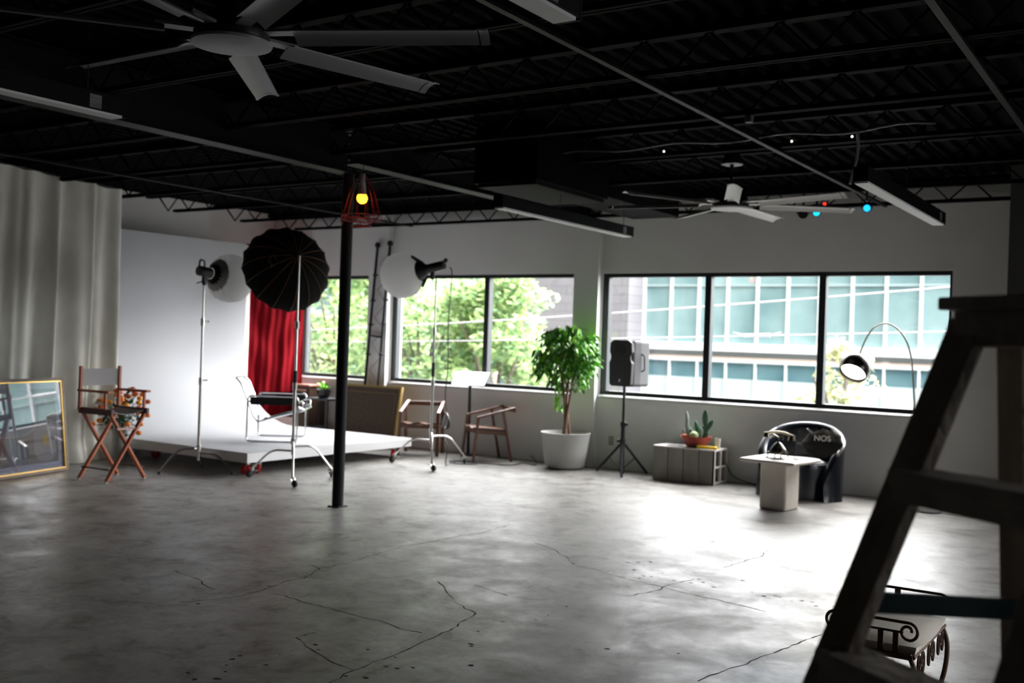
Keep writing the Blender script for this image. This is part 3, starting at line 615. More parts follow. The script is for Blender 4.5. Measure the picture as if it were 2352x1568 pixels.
def basis(z_, up=V((0, 0, 1))):
    z_ = V(z_).normalized(); x_ = up.cross(z_)
    x_ = x_.normalized() if x_.length > 1e-4 else V((1, 0, 0)); return Matrix((x_, z_.cross(x_), z_)).transposed()
def cloth_mat(nm, c_, k=.4):
    M = mat(nm, c_, .8); nt = M.node_tree; tr = nt.nodes.new('ShaderNodeBsdfTranslucent'); tr.inputs[0].default_value = (*c_, 1); mx = nt.nodes.new('ShaderNodeMixShader'); mx.inputs[0].default_value = k
    o = nt.nodes['Material Output']; nt.links.new(nt.nodes['Principled BSDF'].outputs[0], mx.inputs[1]); nt.links.new(tr.outputs[0], mx.inputs[2]); nt.links.new(mx.outputs[0], o.inputs[0]); return M
lan_w = cloth_mat('white_silk', (.92, .92, .92), .6)
def lantern_head(c, ax, rad, label, skirt, bodylen, body_off, name='studio_light'):
    # ax points from the flash body into the lantern; c = lantern centre
    t = thing(name, label, 'studio light', c); ax = V(ax).normalized(); B = basis(ax); n = 16; H = rad * .92
    prof = [(.10, -H), (rad * .62, -H * .80), (rad * .93, -H * .42), (rad, 0), (rad * .93, H * .42), (rad * .62, H * .80), (.10, H * .97), (.001, H)]
    b = MB(); base = 0
    for (r_, z_) in prof:
        for k in range(n * 2):
            a = pi * k / n; q = r_ * (1 if k % 2 == 0 else .965); b.v.append(B @ V((q * cos(a), q * sin(a), z_)))
    m_ = n * 2
    for i in range(len(prof) - 1):
        for k in range(m_): b.f.append((i * m_ + k, i * m_ + (k + 1) % m_, (i + 1) * m_ + (k + 1) % m_, (i + 1) * m_ + k))
    b.build('lantern', lan_w, t, True)
    if skirt:
        b = MB(); m_ = 32
        pr_ = [(.07, -H - .04), (skirt * .6, -H * .97), (skirt, -H * .72)]
        for i, (r_, z_) in enumerate(pr_):
            for k in range(m_):
                a = 2 * pi * k / m_; q = r_ * (1 + (.045 * (k % 2) if i == 2 else 0)); b.v.append(B @ V((q * cos(a), q * sin(a), z_)))
        for i in range(2):
            for k in range(m_): b.f.append((i * m_ + k, i * m_ + (k + 1) % m_, (i + 1) * m_ + (k + 1) % m_, (i + 1) * m_ + k))
        b.build('skirt', black_cloth, t, True, solid=.004)
    else:
        MB().lathe([(.06, -H - .10), (.13, -H + .02), (.125, -H + .02), (.055, -H - .10)], (0, 0, 0), 20, rot=B).build('reflector', black_metal, t, True)
        for k in range(2):
            d = B @ V((cos(pi * k + 1.2), sin(pi * k + 1.2), 0)); MB().beam(d * .06 - ax * (H + .05), d * .19 - ax * (H - .08), .09, .006, up=ax.cross(d)).build('barn_door', black_metal, t)
    s0 = -ax * (H + .04); s1 = -ax * (H + .04 + bodylen)
    b = MB(); b.cyl(s0, s1, .062, .058, 20); b.build('body', black_plastic, t, True, bevel=.006)
    up = B @ V((0, 1, 0)); 
    if up.z < 0: up = -up
    hd = MB().tube(fillet([s0.lerp(s1, .55) + up * .055, s0.lerp(s1, .62) + up * .125, s1 + up * .125 - ax * .0, s1 + up * .05], .02), .010, 8).build('handle', black_plastic, t, True) if skirt else MB().ball(s1 + up * .05 - ax * .03, .03, 8).build('handle', black_plastic, t, True)
    mid = s0.lerp(s1, body_off); foot = mid - V((0, 0, .15))
    b = MB(); b.beam(mid - V((0, 0, .03)), foot + V((0, 0, .02)), .03, .05); b.cyl(foot, foot + V((0, 0, .05)), .02); b.cyl(foot + V((0, 0, .05)), foot + V((0, 0, .04)) + V((-.09, -.03, -.02)), .007)
    b.build('bracket', black_metal, t)
    return t, mid, foot
# left: body towards camera-left, lantern away to the right
LC = V((-8.985, 8.18, 2.20)); axL = r0 * .52 + fw * .82 - V((0, 0, .12))
lc = V((SL[0], SL[1], 2.27)) + axL.normalized() * (.04 + .285 * .92 + .085)
lantern_head(lc, axL, .285, 'white fabric lantern light with ragged black skirt at left', .18, .17, .5)
LCR = V((-8.60, 10.38, 2.45))
axR = V((-.97, -.16, -.22)); lr = V((SR[0], SR[1], 2.51)) + axR.normalized() * (.05 + .29 * .92 + .19)
rt, rmid, rfoot = lantern_head(lr, axR, .30, 'white fabric lantern light with long black flash body above the armchairs', None, .30, .45)
# umbrella
uc0 = V((SC[0], SC[1], 2.49))
axis_up = (r0 * .24 + V((0, 0, 1)) * .18 - fw * .40).normalized()      # from rim centre to the apex
uc = uc0 - axis_up * .11
ut = thing('umbrella_softbox', 'large black parabolic umbrella softbox seen from behind, amber ribs', 'umbrella', uc)
B = basis(axis_up); RAD, DEP = .49, .42; n = 16; b = MB(); ribs = []
for i in range(11):
    t_ = i / 10; r_ = RAD * sin(t_ * pi / 2) ** .92; z_ = .03 - DEP * (1 - cos(t_ * pi / 2)) ** 1.0
    for k in range(n * 2):
        a = pi * k / n; q = r_ * (1 if k % 2 == 0 else .965 - .01 * t_) + .012; b.v.append(B @ V((q * cos(a), q * sin(a), z_)))
for i in range(10):
    for k in range(2 * n): b.f.append((i * 2 * n + k, i * 2 * n + (k + 1) % (2 * n), (i + 1) * 2 * n + (k + 1) % (2 * n), (i + 1) * 2 * n + k))
b.build('canopy', mat('umbrella_black', (.004, .0038, .0035), .8, spec=.12), ut, True, solid=.003)
for k in range(n):
    a = 2 * pi * k / n; P = []
    for i in range(11):
        t_ = i / 10; r_ = RAD * sin(t_ * pi / 2) ** .92 + .016; z_ = .034 - DEP * (1 - cos(t_ * pi / 2)); P.append(B @ V((r_ * cos(a), r_ * sin(a), z_)))
    MB().tube(P, .0026, 5).build('rib', mat('amber_rib', (.20, .09, .03), .5), ut, True)
MB().lathe([(.001, .05), (.035, .05), (.04, .02), (.06, .015)], (0, 0, 0), 20, rot=B).build('hub', black_plastic, ut, True)
MB().tube([B @ V((0, 0, .12)), B @ V((0, 0, -.36))], .006, 6).build('shaft', dull_chrome, ut)
MB().cyl(B @ V((0, -.005, .13)), B @ V((0, 0, .02)), .03, .034, 16).build('mount', black_plastic, ut)
bpy.context.view_layer.update()
# crest on the canopy: two small looped strokes
b = MB(); s0 = B @ V((0, 0, 0))
rl = r0; ul = V((0, 0, 1)); cen = -rl * .33 - ul * .14 + axis_up * (-.115) - fw * .0
def onshell(a_, b_):
    best = B.transposed() @ (rl * a_ + ul * b_); rad_ = min(.98, sqrt(best.x ** 2 + best.y ** 2) / RAD)
    th = math.asin(rad_ ** (1 / .92)); return B @ V((best.x, best.y, .042 - DEP * (1 - cos(th))))
b.tube([onshell(-.30 + .035 * cos(t * .5), -.12 + .06 * sin(t * .5)) for t in range(11)], .0025, 5)
b.tube([onshell(-.34 - .02 * sin(t), -.10 - .018 * t) for t in range(7)], .0025, 5)
b.build('crest', mat('amber_print', (.18, .12, .04), .5), ut)

# cord of the right light
P = [V((-7.80, 10.36, 2.50)), V((-7.765, 10.36, 2.44)), V((-7.77, 10.36, 2.2)), V((-7.80, 10.37, 1.75)), V((-7.79, 10.38, 1.3)), V((-7.83, 10.4, .9)), V((-7.80, 10.4, .66)), V((-7.84, 10.4, .42)), V((-7.77, 10.4, .25)), V((-7.86, 10.5, .012)), V((-8.0, 10.9, .012)), V((-7.75, 11.0, .012)), V((-7.68, 10.85, .012)), V((-7.9, 10.75, .012)), V((-8.1, 10.95, .012)), V((-7.6, 11.05, .012)), V((-7.3, 11.15, .012)), V((-7.35, 11.5, .012)), V((-7.1, 11.4, .012)), V((-7.3, 11.75, .012)), V((-7.5, 11.93, .06))]
def smoothp(P, n=6):
    out = []
    for i in range(len(P) - 1):
        p0, p1, p2, p3 = P[max(i - 1, 0)], P[i], P[i + 1], P[min(i + 2, len(P) - 1)]
        for k in range(n):
            t = k / n; out.append(.5 * ((2 * p1) + (-p0 + p2) * t + (2 * p0 - 5 * p1 + 4 * p2 - p3) * t * t + (-p0 + 3 * p1 - 3 * p2 + p3) * t ** 3))
    return out + [P[-1]]
b = MB().tube(smoothp(P), .007, 6)
for k in range(4): b.tube([V((-7.81, 10.4, .58)) + V((.05 * cos(a * pi / 8 + k * .1), .012 * k - .02, .10 * sin(a * pi / 8))) for a in range(16)], .007, 6, closed=True)
tag(b.build('floor_cable', mat('cord_grey', (.03, .03, .03), .5), smooth=True, loc=(-7.8, 10.4, 0)), 'dark power cord dropping from the right flash body and trailing to the wall', 'cord')

# ------------------------------------------------------------------ things along the window wall, left to right
cb = thing('wooden_cabinet', 'old brown wooden cabinet half hidden by the red drape', 'cabinet', (-11.50, 11.72, 0))
wb = mat('old_brown_wood', (.11, .05, .03), .5, noise=((.07, .035, .02), 5, (1, 1, .3)))
MB().bb(-.13, .18, -.14, .2, 0, .80).build('body', wb, cb, bevel=.005)
MB().bb(-.16, .21, -.18, .22, .80, .83).build('top', mat('reddish_wood', (.28, .11, .07), .4), cb, bevel=.004)
MB().bb(-.14, .14, -.19, -.14, .73, .76).build('ledge', mat('pink_wood', (.55, .30, .22), .5), cb)
MB().bb(-.10, .15, -.15, -.14, .08, .70).build('door', mat('grey_brown_panel', (.14, .09, .07), .6), cb)
st = thing('side_table', 'black metal side table behind the platform', 'side table', (-11.0, 11.55, 0))
MB().bb(-.24, .24, -.17, .17, .62, .65).build('tabletop', black_metal, st)
for x_ in (-.22, .22):
    for y_ in (-.15, .15): MB().bb(x_ - .015, x_ + .015, y_ - .015, y_ + .015, 0, .62).build('leg', black_metal, st)
MB().bb(-.22, .22, -.15, .15, .20, .215).build('shelf', black_metal, st)
pp = thing('potted_succulent', 'small green plant in a black pot on the side table', 'plant', (-10.98, 11.53, .65))
MB().lathe([(.001, .0), (.075, .0), (.115, .13), (.105, .13), (.09, .1), (.001, .1)], seg=20).build('pot', black_plastic, pp, True)
b = MB(); random.seed(5)
for k in range(16):
    a = 2.4 * k; d = V((cos(a), sin(a), 0)); e = V((-sin(a), cos(a), 0)); L_ = .10 + .05 * random.random(); up = .5 + random.random()
    p0 = V((0, 0, .11)); p1 = p0 + d * L_ * .5 + V((0, 0, L_ * up * .6)); p2 = p0 + d * L_ + V((0, 0, L_ * up * .7))
    b.add([p0, p1 + e * .025, p2, p1 - e * .025], [(0, 1, 2, 3)])
b.build('leaves', mat('lime_leaf', (.32, .62, .10), .4), pp)

def autopole(b0, t0, label):
    b0, t0 = V(b0), V(t0); t = thing('background_pole', label, 'pole', b0, 0, 'black clamp poles leaning behind the brown board'); d = t0 - b0
    MB().cyl((0, 0, 0), d, .021, seg=14).build('tube', black_metal, t, True)
    MB().lathe([(.001, 0), (.04, 0), (.045, .03), (.03, .07), (.001, .07)], d - d.normalized() * .03, 16, rot=basis(d)).build('rubber_cap', black_rubber, t, True)
    for f in (.45, .60, .72, .85):
        p_ = d * f; b = MB(); b.ball(p_, .032, 8); b.cyl(p_, p_ + V((.07, -.02, 0)), .012); b.build('clamp_knob', black_plastic, t)
autopole((-10.47, 11.80, 0), (-10.24, 11.80, 2.97), 'left-hand black clamp pole leaning at the wall behind the brown board')
autopole((-10.20, 11.80, 0), (-10.0, 11.80, 2.99), 'right-hand black clamp pole leaning at the wall behind the brown board')
tag(MB().beam((-10.34, 11.79, 1.62), (-10.11, 11.79, 1.60), .03, .03).build('cross_clamp', black_plastic, loc=(-10.2, 11.79, 1.6)), 'short black crossbar clamped between the two leaning poles', 'clamp')
zz = MB(); 
for k in range(10): zz.tube([(-10.37 + .018 * k + (.0 if k % 2 else .20), 11.83, .9 + .2 * k), (-10.37 + .018 * (k + 1) + (.20 if k % 2 else .0), 11.83, 1.1 + .2 * k)], .004, 5)
tag(zz.build('wire_lattice', mat('grey_wire', (.22, .22, .24), .5), loc=(-10.3, 11.83, .9)), 'thin grey zigzag wire between the two leaning poles', 'wire')

bd = thing('framed_board', 'large brown board in a thin gilt frame leaning behind the platform', 'board', (-10.1, 11.45, 0)); bd.rotation_euler = (R_(-9), 0, 0)
brn = mat('brown_board', (.045, .026, .014), .7, noise=((.075, .045, .02), 22, (1, 1, 1)))
MB().bb(-.58, .58, 0, .02, .0, .87).build('panel', brn, bd)
b = MB()
for (a, c_, e, g_) in ((-.60, .60, -.0, .03), (-.60, .60, .87, .90), (-.60, -.57, .03, .87), (.565, .60, .03, .87)): b.bb(a, c_, -.015, .03, e, g_)
b.build('frame', mat('old_gilt', (.30, .20, .06), .5, .4), bd)
b = MB()
for (a, c_, e, g_) in ((-.50, .50, .10, .108), (-.50, .50, .79, .798), (-.50, -.492, .10, .798), (.492, .50, .10, .798)): b.bb(a, c_, -.006, 0, e, g_)
b.build('inner_line', mat('faded_gold', (.18, .12, .05), .6), bd)

# wooden armchairs (local: front is +x)
def wood_chair(loc, rz, label):
    t = thing('wooden_armchair', label, 'chair', loc, rz, 'walnut armchairs by the window wall')
    F = {}
    for s in (-1, 1):
        F[s] = MB().beam((.27, s * .27, 0), (.21, s * .26, .585), .03, .045, up=(0, 1, 0)).build('front_leg', walnut, t, bevel=.004)
        MB().beam((-.26, s * .26, 0), (-.13, s * .26, .66), .03, .045, up=(0, 1, 0)).build('back_leg', walnut, t, bevel=.004)
        MB().beam((.23, s * .265, .58), (-.30, s * .25, .715), .045, .028).build('armrest', walnut, t, bevel=.006)
        MB().beam((.24, s * .25, .40), (-.20, s * .25, .365), .022, .05).build('side_rail', walnut, t)
    MB().beam((-.295, -.27, .685), (-.295, .27, .685), .026, .06, up=(0, 0, 1)).build('back_rail', walnut, t, bevel=.006)
    MB().grid(lambda u, v: V((.26 - .46 * u, -.245 + .49 * v, .435 - .03 * u + .012 * cos(4 * pi * v))), 4, 16).build('seat', walnut, t, True, solid=.02)
    MB().beam((.23, -.25, .395), (.23, .25, .395), .022, .045).build('front_rail', walnut, t)
    return t
c1 = wood_chair((-8.93, 11.34, 0), R_(-62), 'walnut armchair facing forward just right of the brown board')
c2 = copy_tree(c1); c2.location = (-7.93, 11.50, 0); c2.rotation_euler = (0, 0, R_(-128)); c2['label'] = 'walnut armchair turned sideways, right of the lectern'

lt = thing('music_stand', 'black-post lectern with a slanted glossy white top', 'lectern', (-8.37, 11.68, 0))
MB().cyl((0, 0, 0), (0, 0, 1.03), .023).build('post', black_metal, lt, True)
MB().lathe([(.001, .02), (.10, .02), (.11, 0), (.001, 0)], seg=24).build('base', black_metal, lt)
Rt = Matrix.Rotation(R_(28), 3, 'X'); Rz_ = Matrix.Rotation(R_(22), 3, 'Z')
MB().box((0, 0, 1.065), (.46, .36, .016), Rz_ @ Rt).build('desk', mat('gloss_white_desk', (.9, .9, .9), .12, coat=1), lt)
MB().box((0, 0, 1.055), (.40, .30, .012), Rz_ @ Rt).build('desk_back', black_metal, lt)

# ficus in white pot
fx = thing('potted_ficus', 'tall weeping fig tree in a big white round pot between the windows', 'plant', (-6.71, 11.50, 0))
MB().lathe([(.001, .005), (.21, .005), (.255, .04), (.285, .22), (.315, .45), (.322, .46), (.312, .462), (.30, .45), (.27, .40), (.001, .40)], seg=40).build('pot', mat('white_pot', (.50, .50, .475), .5), fx, True)
MB().lathe([(.001, .41), (.285, .405)], seg=24).build('soil', mat('soil', (.05, .035, .025), .9), fx)
bark = mat('fig_bark', (.20, .11, .07), .8, noise=((.11, .06, .04), 10, (1, 1, .3)))
b = MB()
for k, (bx, by) in enumerate(((-.05, 0), (.02, .03), (.045, -.03))):
    b.tube([V((bx + .03 * sin(z * 5 + k * 2), by + .02 * cos(z * 4 + k * 2), .38 + z * 1.05)) + V((.10 * (z - .6) * (k - 1) * (z > .6), 0, 0)) for z in [i / 12 for i in range(13)]], [.022 - .01 * i / 12 for i in range(13)], 8)
for k in range(14):
    a = k * 2.4; z_ = 1.05 + .05 * k; b.tube([V((0, 0, z_ - .1)), V((.15 * cos(a), .12 * sin(a), z_ + .1)), V((.32 * cos(a), .26 * sin(a), z_ + .08))], [.008, .006, .003], 5)
b.build('trunk', bark, fx, True)
random.seed(21)
def leaf(b, p, d, L_, wd):
    d = d.normalized(); e = d.cross(V((random.uniform(-1, 1), random.uniform(-1, 1), .3))).normalized(); nrm = d.cross(e)
    b.add([p, p + d * L_ * .35 + e * wd + nrm * .004, p + d * L_ * .7 + e * wd * .7 - nrm * .006, p + d * L_ - nrm * .02, p + d * L_ * .7 - e * wd * .7 - nrm * .006, p + d * L_ * .35 - e * wd + nrm * .004], [(0, 1, 2, 3, 4, 5)])
b1, b2 = MB(), MB()
clumps = []
while len(clumps) < 44:
    q = V((random.uniform(-1, 1), random.uniform(-1, 1), random.uniform(-1, 1)))
    if .45 < q.length < 1.05 and not (q.z < -.35 and abs(q.x) < .25): clumps.append((V((q.x * .40 - .01, min(.26, q.y * .28), 1.50 + q.z * (.36 if q.z > 0 else .34))), random.uniform(.7, 1.25), q))
for c_, sz, q in clumps:
    for k in range(int(46 * sz)):
        P_ = c_ + V((random.gauss(0, .045), random.gauss(0, .045), random.uniform(-.17, .05) * sz)); P_.y = min(P_.y, .30)
        d = V((q.x * .5 + random.uniform(-.45, .45), q.y * .4 + random.uniform(-.45, .45), -1.0 + random.uniform(-.2, .6)))
        leaf(b1 if random.random() < .66 else b2, P_, d, random.uniform(.075, .125), random.uniform(.014, .023))
for k in range(26):
    P_ = V((-.09 + random.uniform(-.05, .05), random.uniform(-.1, .05), random.uniform(.78, 1.15))); leaf(b2, P_, V((random.uniform(-.5, .5), random.uniform(-.5, .2), -1)), .10, .018)
b1.build('leaves', leaf_g, fx); b2.build('young_leaves', mat('young_leaf', (.22, .52, .04), .35), fx)

# speaker on tripod
ts = thing('speaker_stand', 'black tripod speaker stand beside the potted fig', 'speaker stand', (-5.86, 11.44, 0))
MB().cyl((0, 0, .10), (0, 0, 1.12), .0175).build('pole', black_metal, ts, True)
MB().cyl((0, 0, .02), (0, 0, .62), .026).build('sleeve', black_metal, ts, True)
for z_, s in ((.63, 1), (.42, -1)):
    b = MB(); b.cyl((0, 0, z_ - .03), (0, 0, z_ + .03), .034); b.cyl((0, 0, z_), (s * .07, -.01, z_), .018); b.build('knob', black_plastic, ts)
for k in range(3):
    a = R_(-63) + 2 * pi * k / 3; d = V((cos(a), sin(a), 0)); rch = .36
    lg = MB().beam(d * .03 + V((0, 0, .38)), d * rch + V((0, 0, .02)), .03, .022).build('leg', black_metal, ts)
    MB().beam(d * .02 + V((0, 0, .08)), d * rch * .5 + V((0, 0, .21)), .014, .008).build('brace', black_metal, ts)
sp = thing('loudspeaker', 'black and grey loudspeaker box on the tripod stand in front of the window', 'speaker', (-5.81, 11.50, 1.10), R_(-14))
b = MB(); W2, D2, H2 = .18, .17, .56
prof = [(-W2, -D2), (W2, -D2), (W2 * 1.02, -D2 * .2), (W2 * .86, D2), (-W2 * .86, D2), (-W2 * 1.02, -D2 * .2)]
b.poly([(x_, y_, 0) for x_, y_ in prof], (0, 0, H2)); b.build('cabinet', mat('dark_grey_plastic', (.085, .085, .09), .6, spec=.3), sp, bevel=.03)
out = [(-.165, .02), (-.13, -.002), (.13, -.002), (.165, .02), (.175, .28), (.15, .335), (.15, .37), (.172, .42), (.165, .53), (.11, .565), (-.11, .565), (-.165, .53), (-.172, .42), (-.15, .37), (-.15, .335), (-.175, .28)]
MB().poly([(x_ * 1.04, -D2 - .035, z_) for x_, z_ in out], (0, .06, 0)).build('front_baffle', black_plastic, sp, bevel=.008)
MB().cyl((0, -D2 - .04, .44), (0, -D2 - .034, .44), .07).build('horn', mat('grille_black', (.02, .02, .022), .7), sp)
MB().box((0, -D2 - .037, .07), (.022, .006, .034)).build('badge', white_plastic, sp)
MB().tube(fillet([(W2 * .98, -.02, .40), (W2 + .03, .0, .38), (W2 + .03, .01, .20), (W2 * .9, -.02, .18)], .02), .009, 6).build('handle', black_plastic, sp)

# crate bench with plants
cr = thing('wooden_crate', 'low weathered grey plank crate standing at the wall under the window', 'crate', (-5.03, 11.60, 0))
for k in range(4): MB().bb(-.395 + .1975 * k + .005, -.395 + .1975 * (k + 1) - .005, -.20, -.18, 0, .395).build('front_plank', conc_block, cr, bevel=.002)
for k in range(4): MB().bb(-.395 + .1975 * k + .002, -.395 + .1975 * (k + 1) - .002, .18, .20, 0, .395).build('back_plank', conc_block, cr)
pale = mat('pale_board', (.55, .52, .48), .7)
MB().bb(-.40, .395, -.20, .20, .395, .412).build('top_board', pale, cr)
MB().bb(-.395, .39, -.18, .18, 0, .016).build('bottom_board', conc_block, cr)
for (a, c_, e, g_) in ((-.20, -.17, 0, .395), (-.02, .01, .016, .395), (.17, .2, 0, .395), (-.17, .17, .195, .215), (-.17, .17, .016, .03)): MB().bb(.37, .395, a, c_, e, g_).build('end_slat', pale, cr)
MB().bb(-.395, -.38, -.18, .18, .016, .395).build('end_panel', conc_block, cr)
cp = thing('cactus_bowl', 'red clay bowl of mixed cacti on the crate', 'plant', (-4.96, 11.60, .412))
MB().lathe([(.001, .0), (.10, .0), (.15, .06), (.185, .115), (.19, .13), (.178, .128), (.14, .09), (.001, .09)], seg=32).build('bowl', mat('red_clay', (.26, .03, .02), .6), cp, True)
MB().lathe([(.001, .10), (.16, .10)], seg=20).build('gravel', mat('gravel', (.25, .16, .11), .9), cp)
cg = mat('cactus_green', (.06, .15, .09), .6); cg2 = mat('pale_cactus', (.30, .42, .36), .6); cg3 = mat('barrel_cactus', (.30, .42, .20), .6)
def pad(c_, a, tl, h, wd, mt):
    Rm = Matrix.Rotation(a, 3, 'Z') @ Matrix.Rotation(tl, 3, 'Y'); q = V(c_) + Rm @ V((0, 0, h / 2)); return MB().ball(q, 1, 12, (wd / 2, .014, h / 2), Rm).build('pad', mt, cp, True)
for a_ in (((.07, .02, .10), .3, .15, .17, .075, cg), ((.10, .02, .25), .2, .0, .20, .075, cg), ((.12, .0, .20), .2, .55, .16, .06, cg), ((.03, .03, .10), .5, -.25, .22, .06, cg), ((-.02, .05, .10), 0, .1, .2, .06, cg), ((.10, -.03, .09), .4, .5, .12, .05, cg)): pad(*a_)
for a_ in (((-.10, 0, .10), .1, -.15, .24, .05, cg2), ((-.115, 0, .26), .1, -.12, .16, .04, cg2), ((-.13, -.02, .10), .6, -.3, .12, .04, cg2)): pad(*a_)
for k in range(16):
    random.seed(k); pad((-.10 + .013 * k, random.uniform(-.06, .06), .10), k, random.uniform(-.5, .4), random.uniform(.07, .16), .035, cg2 if k % 3 else cg)
b = MB(); b.ball((.01, -.09, .145), .055, 16, (1, 1, .9)); b.build('barrel', cg3, cp, True)
MB().ball((-.12, -.07, .13), .03, 8, (1.3, 1, .8)).build('orange_rosette', mat('orange_succulent', (.5, .16, .06), .6), cp, True)
tag(MB().lathe([(.001, 0), (.028, 0), (.036, .12), (.032, .12), (.026, .01), (.001, .01)], (-4.70, 11.64, .412), 20).build('paper_cup', white_plastic, smooth=True, loc=(-4.70, 11.64, .412)), 'white paper cup standing behind the yellow box cutter on the crate', 'cup')
kn = thing('utility_knife', 'yellow and black box cutter lying on the crate edge', 'tool', (-4.77, 11.47, .412), R_(3))
MB().bb(-.12, .13, -.025, .025, 0, .035).build('handle', mat('yellow_plastic', (.75, .50, .01), .4), kn, bevel=.008)
MB().bb(-.17, -.12, -.02, .02, .004, .03).build('nose', mat('dark_blue_plastic', (.03, .03, .06), .4), kn, bevel=.005)
tag(MB().bb(-5.28, -5.12, 11.45, 11.6, .412, .42).build('sanding_block', mat('dark_grey_pad', (.10, .10, .11), .8), loc=(-5.2, 11.5, .412), bevel=.003), 'flat dark grey pad lying on the left of the crate', 'pad')

# pedestal table
pt = thing('pedestal_table', 'cream stone pedestal table with square top', 'side table', (-3.48, 10.29, 0), R_(-8))
MB().bb(-.30, .30, -.31, .31, .475, .51).build('tabletop', stone, pt, bevel=.016)
MB().bb(-.145, .145, -.15, .15, 0, .475).build('pedestal', stone, pt, bevel=.02)
ph = thing('antique_telephone', 'ornate antique brass and black cradle telephone on the pedestal table', 'telephone', (-3.50, 10.27, .51), R_(-10))
abr = mat('antique_brass', (.32, .28, .20), .25, 1); dkb = mat('dark_bronze', (.05, .05, .04), .35, .8)
MB().bb(-.11, .11, -.09, .09, 0, .008).build('base_plate', mat('dark_plate', (.07, .075, .08), .3, .5), ph, bevel=.003)
MB().lathe([(.085, .055), (.09, .07), (.075, .10), (.055, .125), (.035, .15), (.012, .165), (.006, .21), (.001, .215)], seg=24).build('bell_body', dkb, ph, True)
for k in range(4):
    a = pi / 4 + k * pi / 2; d = V((cos(a), sin(a), 0)); MB().tube([d * .07 + V((0, 0, .07)), d * .105 + V((0, 0, .06)), d * .10 + V((0, 0, .02)), d * .12 + V((0, 0, .01))], .007, 6).build('foot', abr, ph, True)
MB().lathe([(.001, -.02), (.04, -.02), (.045, 0), (.001, .01)], (.03, -.06, .09), 20, rot=Matrix.Rotation(R_(70), 3, 'X')).build('dial', abr, ph, True)
MB().tube([(-.05, 0, .19), (-.05, 0, .235), (0, 0, .215), (.05, 0, .235), (.05, 0, .19)], .007, 6).build('cradle', abr, ph, True)
b = MB(); b.tube([V((-.13 + .26 * i / 10, 0, .245 + .022 * sin(pi * i / 10))) for i in range(11)], [.012, .013, .014, .012, .011, .011, .011, .012, .014, .013, .012], 8)
b.lathe([(.001, .02), (.02, .02), (.034, -.03), (.001, -.025)], (-.14, 0, .235), 16); b.lathe([(.001, .02), (.02, .02), (.038, -.04), (.03, -.03), (.001, -.02)], (.145, 0, .23), 16); b.build('handset', abr, ph, True)
MB().tube(smoothp([V((.15, 0, .25)), V((.19, .0, .22)), V((.185, .02, .08)), V((.18, 0, .01)), V((.22, .03, .008)), V((.12, .05, .012))]), .004, 6).build('cord', black_rubber, ph, True)

# black tub chair
tbx = thing('tub_chair', 'glossy black moulded tub armchair against the wall behind the pedestal table', 'chair', (-3.60, 11.28, 0), R_(0))
def shell(u, v, off=0):
    # u: along the horseshoe from left front foot round the back to right front foot; v: bottom to rim
    a = (u - .5) * 2; th = R_(90) - a * R_(132); ex_ = .44 + off; ey_ = .40 + off
    h = .77 - .46 * abs(a) ** 2.2 - .12 * max(0, (abs(a) - .8) / .2) ** 2
    flare = 1 + .10 * (1 - v) ** 2 * (1 if abs(a) > .7 else .3) + .06 * v
    x_ = ex_ * cos(th) * flare; y_ = ey_ * sin(th) * flare
    return V((x_, y_ + .05, h * v))
def tub(u, v):
    # closed cross-section: outside up, rim over, inside down
    if v < .45: return shell(u, v / .45, 0)
    if v < .55:
        t = (v - .45) / .10; p_ = shell(u, 1, -.085 * t); p_.z += .035 * sin(pi * t); return p_
    t = (1 - v) / .45; return shell(u, max(t, .0), -.085)
MB().grid(tub, 60, 40).build('shell', gloss_black, tbx, True)
MB().lathe([(.001, .40), (.25, .40), (.33, .385), (.34, .34), (.33, .0), (.001, .0)], (0, .03, 0), 40).build('seat_base', gloss_black, tbx, True)
MB().lathe([(.001, .43), (.22, .425), (.27, .40), (.001, .40)], (0, -.02, 0), 32).build('cushion', mat('grey_cushion', (.30, .30, .31), .8), tbx, True)
bag = thing('black_bag', 'crumpled black fabric bag with white letters on the tub chair', 'bag', (-3.33, 11.12, .47), R_(6))
def bagf(u, v):
    a = 2 * pi * u; r_ = .165 * sin(pi * min(.93, v * .9 + .05)) ** .6 * (1 + .16 * mnoise.noise(V((cos(a) * 1.6, sin(a) * 1.6, v * 5)))) + .01
    return V((r_ * cos(a) * 1.15 + .05 * v, r_ * sin(a) * .8, .31 * v + .035 * mnoise.noise(V((cos(a) * 3, sin(a) * 3, 2 * v))) * v))
MB().grid(bagf, 36, 16).build('body', black_cloth, bag, True)
MB().tube(smoothp([V((-.06, -.06, .25)), V((-.12, -.10, .30)), V((-.06, -.12, .26)), V((.0, -.08, .29))]), .012, 6).build('strap', mat('satin_black', (.03, .03, .04), .3), bag, True)
fc = bpy.data.curves.new('lettering', 'FONT'); fc.body = 'NOS'; fc.size = .085; fc.extrude = .002; fc.align_x = 'CENTER'
ft0 = bpy.data.objects.new('lettering_text', fc); COL.objects.link(ft0); bpy.context.view_layer.update(); me_ = bpy.data.meshes.new_from_object(ft0.evaluated_get(bpy.context.evaluated_depsgraph_get())); bpy.data.objects.remove(ft0)
me_.materials.clear(); me_.materials.append(white_plastic); fo2 = bpy.data.objects.new('lettering', me_); COL.objects.link(fo2); fo2.parent = bag; fo2.location = (.05, -.155, .19); fo2.rotation_euler = (R_(84), 0, R_(6))

